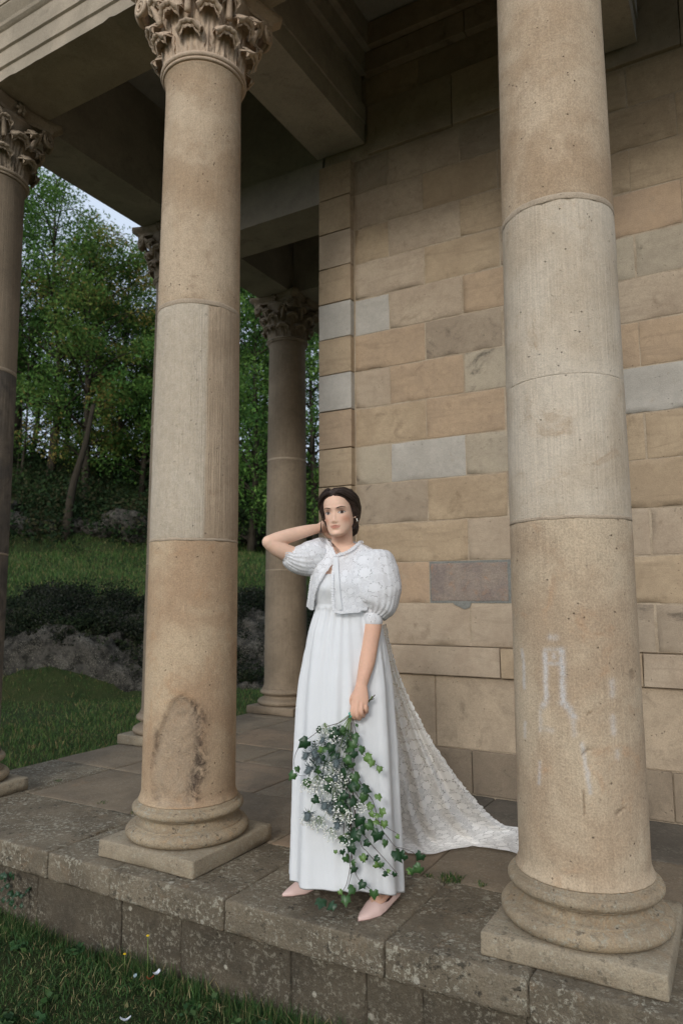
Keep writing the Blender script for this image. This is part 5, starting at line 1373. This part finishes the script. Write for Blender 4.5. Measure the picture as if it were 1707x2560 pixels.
ruffle('ruffle_trim', [l(x, y, torso_b(x, y) + .012) for x, y in ((769, 1276), (762, 1292), (742, 1321), (723, 1358), (717, 1401))], .010, 90)
ruffle('ruffle_trim', [l(x, y, torso_b(x, y) + .010) for x, y in ((716, 1322), (711, 1358), (706, 1394))], .010, 60)
ruffle('ruffle_trim', [l(x, y, torso_b(x, y) + .012) for x, y in ((766, 1404), (785, 1407), (806, 1405), (828, 1403))], .010, 60)
# ribbon tie hanging from the neck
G = row_surface([[l(x + dx, y, torso_b(x, y) + .020) for dx in (-5, 0, 5)] for x, y in ((771, 1279), (772, 1300), (774, 1335), (777, 1370), (781, 1400))], 7, 40)
G[..., 1] -= .002 * np.sin(np.linspace(0, 9, 40))[:, None]
obj('ribbon_tie', mk_mesh('ribbon_tie', G.reshape(-1, 3), grid_faces(7, 40)), md.m, person)
# ---- train
TR = [[(866, 1440, -.12), (870, 1438, -.13), (875, 1436, -.135), (880, 1434, -.13), (885, 1432, -.12)],
      [(874, 1560, -.18), (884, 1556, -.20), (895, 1552, -.21), (905, 1548, -.21), (914, 1543, -.20)],
      [(884, 1680, -.25), (905, 1676, -.28), (926, 1670, -.30), (950, 1664, -.30), (968, 1660, -.29)],
      [(895, 1790, -.33), (926, 1788, -.37), (962, 1780, -.40), (1000, 1772, -.42), (1036, 1768, -.43)],
      [(906, 1880, -.42), (946, 1880, -.46), (992, 1872, -.50), (1046, 1858, -.55), (1100, 1846, -.60)],
      [(915, 1930, -.48), (965, 1930, -.52), (1022, 1918, -.57), (1088, 1905, -.64), (1152, 1893, -.72)],
      [(926, 1950, -.52), (982, 1950, -.55), (1046, 1938, -.60), (1120, 1930, -.66), (1215, 1908, -.83)],
      [(936, 1959, -.53), (992, 1961, -.56), (1062, 1946, -.60), (1130, 1948, -.58), (1240, 1974, -.50)]]
rows_ = [[lf(*p, .008 + .010 * (i == 6)) for p in r_] for i, r_ in enumerate(TR)]
NU, NV = 90, 150
G = row_surface(rows_, NU, NV)
s_ = np.linspace(0, 1, NU)[None, :]; t_ = np.linspace(0, 1, NV)[:, None]
fold = (np.sin(s_ * 2 * math.pi * 4.3 + 1.2 * np.sin(t_ * 3) + .8) * .7 + np.sin(s_ * 2 * math.pi * 7.1 + t_ * 4) * .3) * .024 * np.sin(np.clip(t_ * 1.05, 0, 1) * math.pi * .93) ** .8 * (1 - .7 * (s_ > .96))
G[..., 1] -= fold; G[..., 2] += .3 * np.abs(fold) * (t_ > .6)
G[:, -1, 0] += .006 * np.array([random.uniform(-1, 1) for _ in range(NV)]); G[:, -2, 0] += .003 * np.array([random.uniform(-1, 1) for _ in range(NV)])
G[..., 2] = np.maximum(G[..., 2], .007)
wd = np.linalg.norm(G[:, -1] - G[:, 0], axis=1); uv = np.stack([np.broadcast_to((s_ - .5) * wd[:, None], (NV, NU)), np.broadcast_to(t_ * 1.6, (NV, NU))], -1).reshape(-1, 2)
sheet('lace_train', G.reshape(-1, 3), NU, NV, uv, m_train, person)

# ------------------------------------------------------------------ shoes
mshoe = NT('shoe_leather', 0.35, 0.5); mshoe.color(lin(222, 192, 182)); mshoe.bump(mshoe.noise(mshoe.coord(), 300, 2), 0.0006)
def shoe(toe, dr):
    side = np.cross(dr, (0, 0, 1.0)); side /= np.linalg.norm(side)
    m = MB(); nt, na = 40, 17
    def hw(t): return np.interp(t, [0, .04, .15, .35, .5, .75, .93, 1], [.002, .010, .026, .041, .042, .034, .031, .022])
    def ht(t): return np.interp(t, [0, .05, .2, .36, .46, .55, .75, .9, 1], [.008, .013, .026, .043, .040, .032, .026, .060, .062])
    def lift(t): return np.interp(t, [0, .35, .7, 1], [.003, .003, .018, .034])      # kitten heel raises the back
    for sg in (1, -1):
        V = []
        for i in range(nt):
            t = i / (nt - 1); w, h, z0 = hw(t), ht(t), lift(t)
            mx = math.pi / 2 if t < .40 else math.pi / 2 * np.interp(t, [.40, .46, .6, .85, 1], [1.0, .62, .40, .5, .6])
            for k in range(na):
                a = mx * k / (na - 1)
                V.append(toe + dr * (t * FL) + side * sg * w * math.cos(a) ** .8 + np.array([0, 0, z0 + h * math.sin(a) ** .9]))
        F = grid_faces(na, nt); m.add(V, F if sg < 0 else [f[::-1] for f in F])
    V = []
    for i in range(nt):
        t = i / (nt - 1)
        for q_ in (-1, -.5, 0, .5, 1): V.append(toe + dr * (t * FL) + side * q_ * hw(t) + np.array([0, 0, lift(t)]))
    m.add(V, grid_faces(5, nt))
    V = []
    for i in range(nt):
        t = i / (nt - 1)
        for q_ in (-1, 0, 1): V.append(toe + dr * (t * FL) + side * q_ * hw(t) * .97 + np.array([0, 0, lift(t) - .0028]))
    m.add(V, [f[::-1] for f in grid_faces(3, nt)])
    hb = toe + dr * (FL * .93)
    m.tube([hb + np.array([0, 0, .032]), hb + np.array([0, 0, .016]), hb + np.array([0, 0, .001])], [.020, .012, .008], 12)
    return m.build('shoe', mshoe.m, person)
shoe(toeR, dirR); shoe(toeL, dirL)
# ------------------------------------------------------------------ bouquet (held in the lowered hand)
def cb(x, y): return 624.6 + .2422 * x, 1561.5 + .2422 * y
def bb(y): return np.interp(y, [1590, 1640, 1720, 1850, 1950, 2040, 2090], [.175, .185, .205, .225, .240, .25, .25])
BO = pw(805, 1640, .185)
def bp(x, y, db=0.0, zmin=.012):
    X, Y = cb(x, y); b = float(bb(Y)) + db; p = pw(X, Y, b)
    if p[2] < zmin: p = on_floor(X, Y, zmin)
    return p - BO
bq = empty('bouquet', tuple(BO)); tag(bq, 'trailing bouquet of ivy, blue thistles and small white blossom held by the bride', 'bouquet')
ml = leaf_material('ivy_leaf', rough=.38, transl=.2, spec=.5)
m_stemg = NT('green_stem', .6, .3); m_stemg.color(lin(104, 128, 62)); m_stemd = NT('ivy_vine', .7, .2); m_stemd.color(lin(62, 46, 36))
def vine(pts, r_, mat, name='ivy_vine', db=.0):
    m = MB(); S = spline([bp(x, y, db) for x, y in pts], max(14, len(pts) * 6)); m.tube(S, np.linspace(r_, r_ * .5, len(S)), 6); return m.build(name, mat, bq)
V1 = [[(745, 330), (650, 400), (500, 450), (380, 530), (270, 620), (215, 730), (215, 830), (250, 900), (320, 910)], [(760, 350), (790, 480), (810, 600), (850, 690), (920, 760), (1000, 810), (1060, 830)],
      [(760, 400), (775, 700), (765, 1000), (850, 1150), (930, 1250), (1000, 1330), (1090, 1400), (1210, 1470)], [(750, 400), (760, 800), (880, 1040), (950, 1140), (990, 1260), (1020, 1360), (1050, 1430), (1110, 1510), (1170, 1580), (1250, 1600), (1350, 1650), (1360, 1740)],
      [(740, 700), (800, 1380), (870, 1470), (960, 1580), (1060, 1690), (1130, 1770), (1180, 1830)], [(740, 900), (830, 1500), (900, 1630), (1000, 1740), (1100, 1830), (1200, 1860)],
      [(720, 900), (680, 1400), (690, 1500), (720, 1620), (740, 1750), (720, 1880), (690, 1970), (600, 2060), (540, 2080), (470, 2010), (430, 1990)], [(730, 1000), (760, 1600), (755, 1720), (790, 1830), (830, 1900), (900, 1960), (980, 2020)], [(740, 1100), (750, 1650), (760, 1800), (735, 1900), (720, 1960)]]
for v_ in V1: vine(v_, .0016, m_stemd.m)
for v_ in ([(755, 300), (720, 450), (715, 600), (712, 780)], [(745, 310), (690, 480), (640, 640), (560, 780)], [(750, 320), (640, 560), (520, 760), (430, 900)], [(750, 320), (660, 600), (600, 900), (520, 1040)], [(750, 320), (700, 700), (690, 1000), (640, 1260)],
           [(745, 320), (600, 430), (500, 500)], [(755, 320), (730, 700), (720, 1100), (700, 1400)], [(745, 325), (560, 620), (380, 800), (340, 1010)], [(745, 330), (560, 640), (440, 1000), (350, 1290)], [(750, 330), (640, 900), (540, 1200), (450, 1380)]):
    vine(v_, .0013, m_stemg.m, 'flower_stem', -.012)
# stem ends above the fist
for k, (dx, dy) in enumerate(((0, 0), (18, -22), (-10, -10), (8, 14))):
    m = MB(); m.tube([pw(804, 1641, .185) - BO, pw(828, 1622, .165) - BO, pw(846 + k, 1609 - dy * .1, .155 + .004 * k) - BO, pw(857 + dx * .22, 1601 + dy * .25, .152 + .004 * k) - BO], .0019, 7); m.build('cut_stem', [m_stemg.m, m_stemd.m][k % 2], bq)
def ivy_mesh(seed, tone):
    r_ = random.Random(seed)
    out = [(0, -.08), (-.30, -.30), (-.62, -.12), (-.58, .14), (-.64, .48), (-.38, .50), (0, .98), (.38, .50), (.64, .48), (.58, .14), (.62, -.12), (.30, -.30)]
    V = [(0, .12, .02)]; C = []
    nO = len(out)
    P_ = []
    for i in range(nO):
        a = np.array(out[i]); b = np.array(out[(i + 1) % nO]); P_ += [a, a * .55 + b * .45]
    for x, y in P_:
        x += r_.uniform(-.03, .03); y += r_.uniform(-.03, .03)
        V.append((x * .85, y, -.34 * abs(x) - .35 * max(0, y - .3) ** 1.5 + r_.uniform(-.06, .06)))
    for x, y in P_:
        V.append((x * .45, y * .5 + .05, -.05 * abs(x) + .05 * (abs(x) > .15)))
    m = len(P_); F = []
    for i in range(m):
        j = (i + 1) % m; F.append((1 + i, 1 + j, 1 + m + j, 1 + m + i)); F.append((1 + m + i, 1 + m + j, 0))
    me = mk_mesh('ivy_leaf', V, F); t = np.array(lin(*tone)); vein = t * 1.55 + .01
    set_attr(me, 'tone', [vein * .8] + [t * r_.uniform(.85, 1.15) for _ in range(m)] + [t * 1.08 for _ in range(m)], 'FLOAT_COLOR'); me.materials.append(ml); return me
TN = {'d': [ivy_mesh(k, (36, 66, 38)) for k in range(3)], 'm': [ivy_mesh(k + 5, (62, 94, 50)) for k in range(3)], 'l': [ivy_mesh(k + 9, (96, 126, 64)) for k in range(3)]}
LV = {'d': [(330, 585, 125), (610, 490, 115), (780, 680, 105), (870, 1020, 110), (830, 1310, 120), (790, 1440, 140), (1010, 1450, 125), (1180, 1630, 130), (740, 1580, 100), (885, 1670, 80), (790, 1780, 80), (860, 1920, 85), (470, 2080, 115), (580, 2120, 95), (1410, 1660, 95), (1060, 1840, 55), (1250, 1660, 95), (430, 460, 75), (1160, 1835, 55), (910, 1540, 75), (1000, 1680, 65), (760, 1130, 115), (700, 1200, 100), (530, 1000, 100), (600, 700, 100), (400, 1120, 85), (560, 620, 100), (660, 860, 100), (470, 720, 90), (690, 1080, 90), (620, 1160, 90), (740, 1000, 95), (840, 1420, 90), (690, 1500, 80), (670, 1620, 60)],
      'm': [(750, 590, 120), (650, 470, 95), (780, 520, 85), (720, 640, 95), (860, 640, 85), (755, 790, 85), (780, 900, 110), (800, 990, 110), (880, 1100, 100), (910, 1360, 105), (700, 1680, 80), (770, 1970, 90), (700, 2060, 95), (960, 2010, 95), (1320, 1800, 75), (1400, 1780, 105), (1040, 1740, 60), (650, 1100, 85), (440, 850, 85), (240, 830, 65), (330, 950, 90), (200, 890, 90), (1080, 1530, 75), (560, 930, 80), (700, 740, 90), (805, 420, 40), (500, 640, 80), (760, 1720, 60)],
      'l': [(1005, 1090, 75), (935, 1180, 85), (1035, 1230, 85), (930, 1260, 65), (980, 1335, 65), (1060, 1350, 75), (890, 725, 95), (950, 770, 75), (1020, 830, 65), (850, 1670, 75), (980, 1750, 65), (1090, 1810, 45), (1290, 1810, 65), (650, 1480, 65), (985, 1275, 65), (640, 2000, 50), (1180, 1480, 45), (450, 660, 70), (600, 1620, 40)]}
lr = random.Random(4)
for kd, lst in LV.items():
    for (x, y, sz) in lst:
        o = obj('ivy_leaf', TN[kd][lr.randrange(3)], None, bq); p = bp(x, y, .012 + lr.uniform(-.01, .028)); o.location = p
        sc = sz * .2422 * .00182 * .84; o.scale = (sc, sc, sc)
        # blade faces roughly to the viewer, tip mostly down and outwards
        nrm = Vector(TB) + Vector((lr.uniform(-.7, .7), lr.uniform(-.7, .7), lr.uniform(-.15, .8))); nrm.normalize()
        tip = Vector(TA) * lr.uniform(-.9, .9) + Vector((0, 0, -1)) * lr.uniform(.2, 1.0)
        if kd == 'l' and x > 900: tip = Vector(TA) * lr.uniform(-.3, .9) + Vector((0, 0, lr.uniform(-1, .3)))
        yv = (tip - nrm * tip.dot(nrm)).normalized(); xv = yv.cross(nrm)
        o.rotation_euler = Matrix((xv, yv, nrm)).transposed().to_euler()
# small filler greenery inside the bunch
cen = [bp(x, y, .002) for x, y in ((600, 560), (500, 640), (420, 620), (690, 620), (620, 740), (500, 800), (400, 780), (700, 820), (600, 900), (480, 930), (690, 980), (600, 1080), (700, 1120), (560, 1180), (690, 1250), (740, 1350), (620, 1330), (740, 1450), (640, 480), (720, 520))]
V_, F_, C_ = leaf_cloud(cen, [.022] * len(cen), 46, .016, 88, [(62, 92, 52), (50, 80, 48), (78, 104, 62), (90, 108, 86)], 1.2, .5, .35)
me = mk_mesh('filler_greenery', V_, F_); set_attr(me, 'tone', C_, 'FLOAT_COLOR'); o = obj('filler_greenery', me, ml, bq); o['kind'] = 'stuff'
# baby's breath
mw = NT('white_blossom', .8, .2); mw.color(lin(232, 230, 222)); mw.b.inputs['Subsurface Weight'].default_value = .05
ico = bmesh.new(); bmesh.ops.create_icosphere(ico, subdivisions=1, radius=1.0); icoV = np.array([v_.co[:] for v_ in ico.verts]); icoF = [tuple(v_.index for v_ in f.verts) for f in ico.faces]; ico.free()
for (x, y, r_, n) in [(500, 510, 95, 60), (560, 860, 95, 48), (680, 960, 90, 48), (540, 1060, 130, 95), (340, 1020, 85, 60), (430, 1000, 90, 55), (620, 1270, 115, 100), (720, 1300, 75, 50), (350, 1330, 85, 60), (440, 1380, 85, 60), (560, 1480, 75, 45), (840, 1220, 60, 30), (700, 1530, 75, 45), (600, 560, 60, 25)]:
    fm = MB(); sm_ = MB(); c0 = bp(x, y - r_ * 1.1, .0)
    for k in range(n):
        a = lr.uniform(0, 6.283); q_ = r_ * math.sqrt(lr.random()); p = bp(x + q_ * math.cos(a), y + q_ * math.sin(a) * .85, .018 + lr.uniform(-.016, .026))
        s_ = lr.uniform(.0024, .0042); fm.add(p + icoV * s_ * np.array([1, 1, .85]), icoF)
        if k % 2 == 0: mid_ = c0 * .45 + p * .55 + np.array([lr.uniform(-.006, .006) for _ in range(3)]); sm_.tube([c0, mid_, p], .00045, 4, cap=False)
    o = fm.build('white_blossom', mw.m, bq); o['kind'] = 'stuff'
    o2 = sm_.build('blossom_stems', m_stemg.m, bq); o2['kind'] = 'stuff'
# thistles
mt = NT('thistle_head', .7, .2); mt.color(mt.mix(mt.noise(mt.coord(), 60, 3), lin(112, 120, 130), lin(96, 112, 102)))
tm = MB(); V_, F_ = lathe([(.001, -.5), (.25, -.45), (.42, -.2), (.45, .1), (.36, .45), (.2, .7), (.02, .8)], 12); tm.add(V_, F_)
for k in range(220):
    a = lr.uniform(0, 6.283); z_ = lr.uniform(-.4, .75); b_ = np.array([.38 * math.cos(a), .38 * math.sin(a), z_]); d = np.array([math.cos(a) * .35, math.sin(a) * .35, .12]) * lr.uniform(.5, 1.0); tm.tube([b_, b_ + d], [.028, .006], 4, cap=False)
for k in range(14):
    a = 6.283 * k / 14; b_ = np.array([.2 * math.cos(a), .2 * math.sin(a), -.45]); d = np.array([math.cos(a), math.sin(a), -.15 + lr.uniform(-.2, .35)]) * lr.uniform(.9, 1.3); tm.tube([b_, b_ + d * .5 + np.array([0, 0, .08]), b_ + d], [.05, .07, .006], 4, cap=False)
tme = mk_mesh('thistle_head', np.vstack(tm.V), tm.F); tme.materials.append(mt.m)
for (x, y, s_) in [(320, 720, 1.0), (400, 700, 1.1), (610, 790, 1.15), (350, 850, 1.1), (500, 1190, 1.1), (550, 1230, 1.0), (340, 1290, 1.1), (620, 1380, .95), (480, 570, .9), (440, 760, 1.0), (600, 930, .8)]:
    o = obj('thistle_head', tme, None, bq); o.location = bp(x, y, .028 + lr.uniform(-.006, .012)); sc = .021 * s_; o.scale = (sc, sc, sc * 1.15)
    d = Vector(TB) * lr.uniform(.3, .9) + Vector(TA) * lr.uniform(-.7, .3) + Vector((0, 0, -lr.uniform(.4, 1))); o.rotation_euler = d.to_track_quat('Z', 'Y').to_euler()
mr_ = NT('turquoise_ribbon', .5, .3); mr_.color(lin(40, 170, 150))
m = MB(); ax = (pw(800, 1645, .188) - pw(809, 1636, .182)); ax /= np.linalg.norm(ax); c0 = pw(804.5, 1640.5, .185) - BO
m.tube([c0 - ax * .004, c0 + ax * .004], [.0085, .0085], 12)
for sg in (-1, 1): m.tube(spline([c0 + TB * .008, c0 + TB * .012 + np.array([0, 0, .006]) * sg + TA * .004, c0 + TB * .010 + np.array([0, 0, .010]) * sg - TA * .006], 8), .0016, 5)
m.build('ribbon', mr_.m, bq)

# ------------------------------------------------------------------ small things on the paving and in the grass
def tuft(xd, yd, n, hgt, rad, label, seed, sc=.004):
    r_ = np.random.default_rng(seed); c0 = on_floor(xd, yd, 0.0); P = np.zeros((n, 3)); q_ = rad * np.sqrt(r_.random(n)); a = r_.uniform(0, 6.283, n); P[:, 0] = q_ * np.cos(a); P[:, 1] = q_ * np.sin(a)
    P[:, 2] = -.008
    me = blades('weed_tuft', P, hgt * .5, hgt, sc, seed, .9); o = obj('weed_tuft', me, m_grass); o.location = c0; tag(o, label, 'weed')
tuft(1035, 2018, 130, .055, .055, 'grass tuft growing in the paving joint right of the bride', 71)
tuft(1105, 2028, 40, .03, .03, 'small weed in the paving by the nearest column', 72)
tuft(985, 2010, 30, .03, .03, 'tiny weed beside the ivy end', 73)
tuft(135, 1793, 40, .035, .03, 'weed in the paving joint near the left column', 74)
tuft(238, 1842, 40, .03, .035, 'weed in the joint left of the scarred column', 75)
tuft(318, 1865, 60, .035, .05, 'weed against the base of the scarred column', 76)
def flower(xd, yd, col, label):
    d = ray(xd, yd); t = (-.47 - CAM[1]) / d[1]; p = CAM + d * t
    g0 = float(ground_h(p[0], p[1])); root = empty('wild_flower', (p[0], p[1], g0)); tag(root, label, 'flower')
    h = max(.04, p[2] - g0); m = MB(); m.tube([(0, 0, -.01), (.004, 0, h * .5), (0, 0, h)], .0012, 5); m.build('stem', m_stemg.m, root)
    fm = MB()
    for k in range(6):
        a = 6.283 * k / 6; fm.tube([(0, 0, h), (.004 * math.cos(a), .004 * math.sin(a), h + .003), (.007 * math.cos(a), .007 * math.sin(a), h + .002)], [.0015, .0032, .0015], 5)
    mm = NT('petal_' + label[:6], .6, .2); mm.color(col); fm.build('petals', mm.m, root)
flower(340, 2150, lin(222, 190, 40), 'upper yellow wild flower in the grass below the platform'); flower(287, 2192, lin(214, 180, 36), 'lower yellow wild flower in the grass below the platform')
def litter(xd, yd, sx, sy, col, label, seed, name='petal_scrap', cat='scrap'):
    for dist in np.arange(1, 6, .01):
        p = CAM + ray(xd, yd) * dist
        if p[2] < float(ground_h(p[0], p[1])) + .05: break
    r_ = random.Random(seed); V = []
    for j in range(6):
        for i in range(8):
            u, v_ = -1 + 2 * i / 7, -1 + 2 * j / 5; w = math.sqrt(max(.05, 1 - .8 * u * u)); V.append((u * sx, v_ * sy * w, .010 * u * u + .006 * v_ * v_ + r_.uniform(-.001, .001)))
    me = mk_mesh(name, V, grid_faces(8, 6)); mm = NT(name + str(seed), .7, .2); mm.color(col); o = obj(name, me, mm.m); o.location = p; o.rotation_euler = (r_.uniform(-.3, .3), r_.uniform(-.3, .3), r_.uniform(0, 3)); tag(o, label, cat)
litter(93, 2105, .022, .008, lin(200, 196, 186), 'thin pale scrap lying in the grass at the left', 1); litter(360, 2238, .018, .010, lin(205, 208, 215), 'curled white scrap in the grass below the bride', 2)
litter(310, 2246, .010, .006, lin(170, 190, 196), 'tiny pale scrap beside the brown leaf', 3); litter(288, 2345, .020, .012, lin(205, 208, 215), 'white scrap in the grass at the bottom edge', 4)
litter(345, 2250, .016, .013, lin(112, 62, 38), 'dry brown leaf lying in the grass', 5, 'dry_leaf', 'leaf')
# ivy-like plant on the platform wall at the left
root = empty('wall_plant', tuple(CAM + ray(40, 2020) * ((-.37 - CAM[1]) / ray(40, 2020)[1]))); tag(root, 'dark leafy plant hanging on the platform wall at the far left', 'plant')
for k in range(26):
    o = obj('leaf', TN['d'][k % 3], None, root); o.location = (lr.uniform(-.10, .10), lr.uniform(-.05, 0.0), lr.uniform(-.12, .05)); sc = lr.uniform(.018, .03); o.scale = (sc, sc, sc); o.rotation_euler = (lr.uniform(.6, 1.6), lr.uniform(-.5, .5), lr.uniform(-.8, .8))
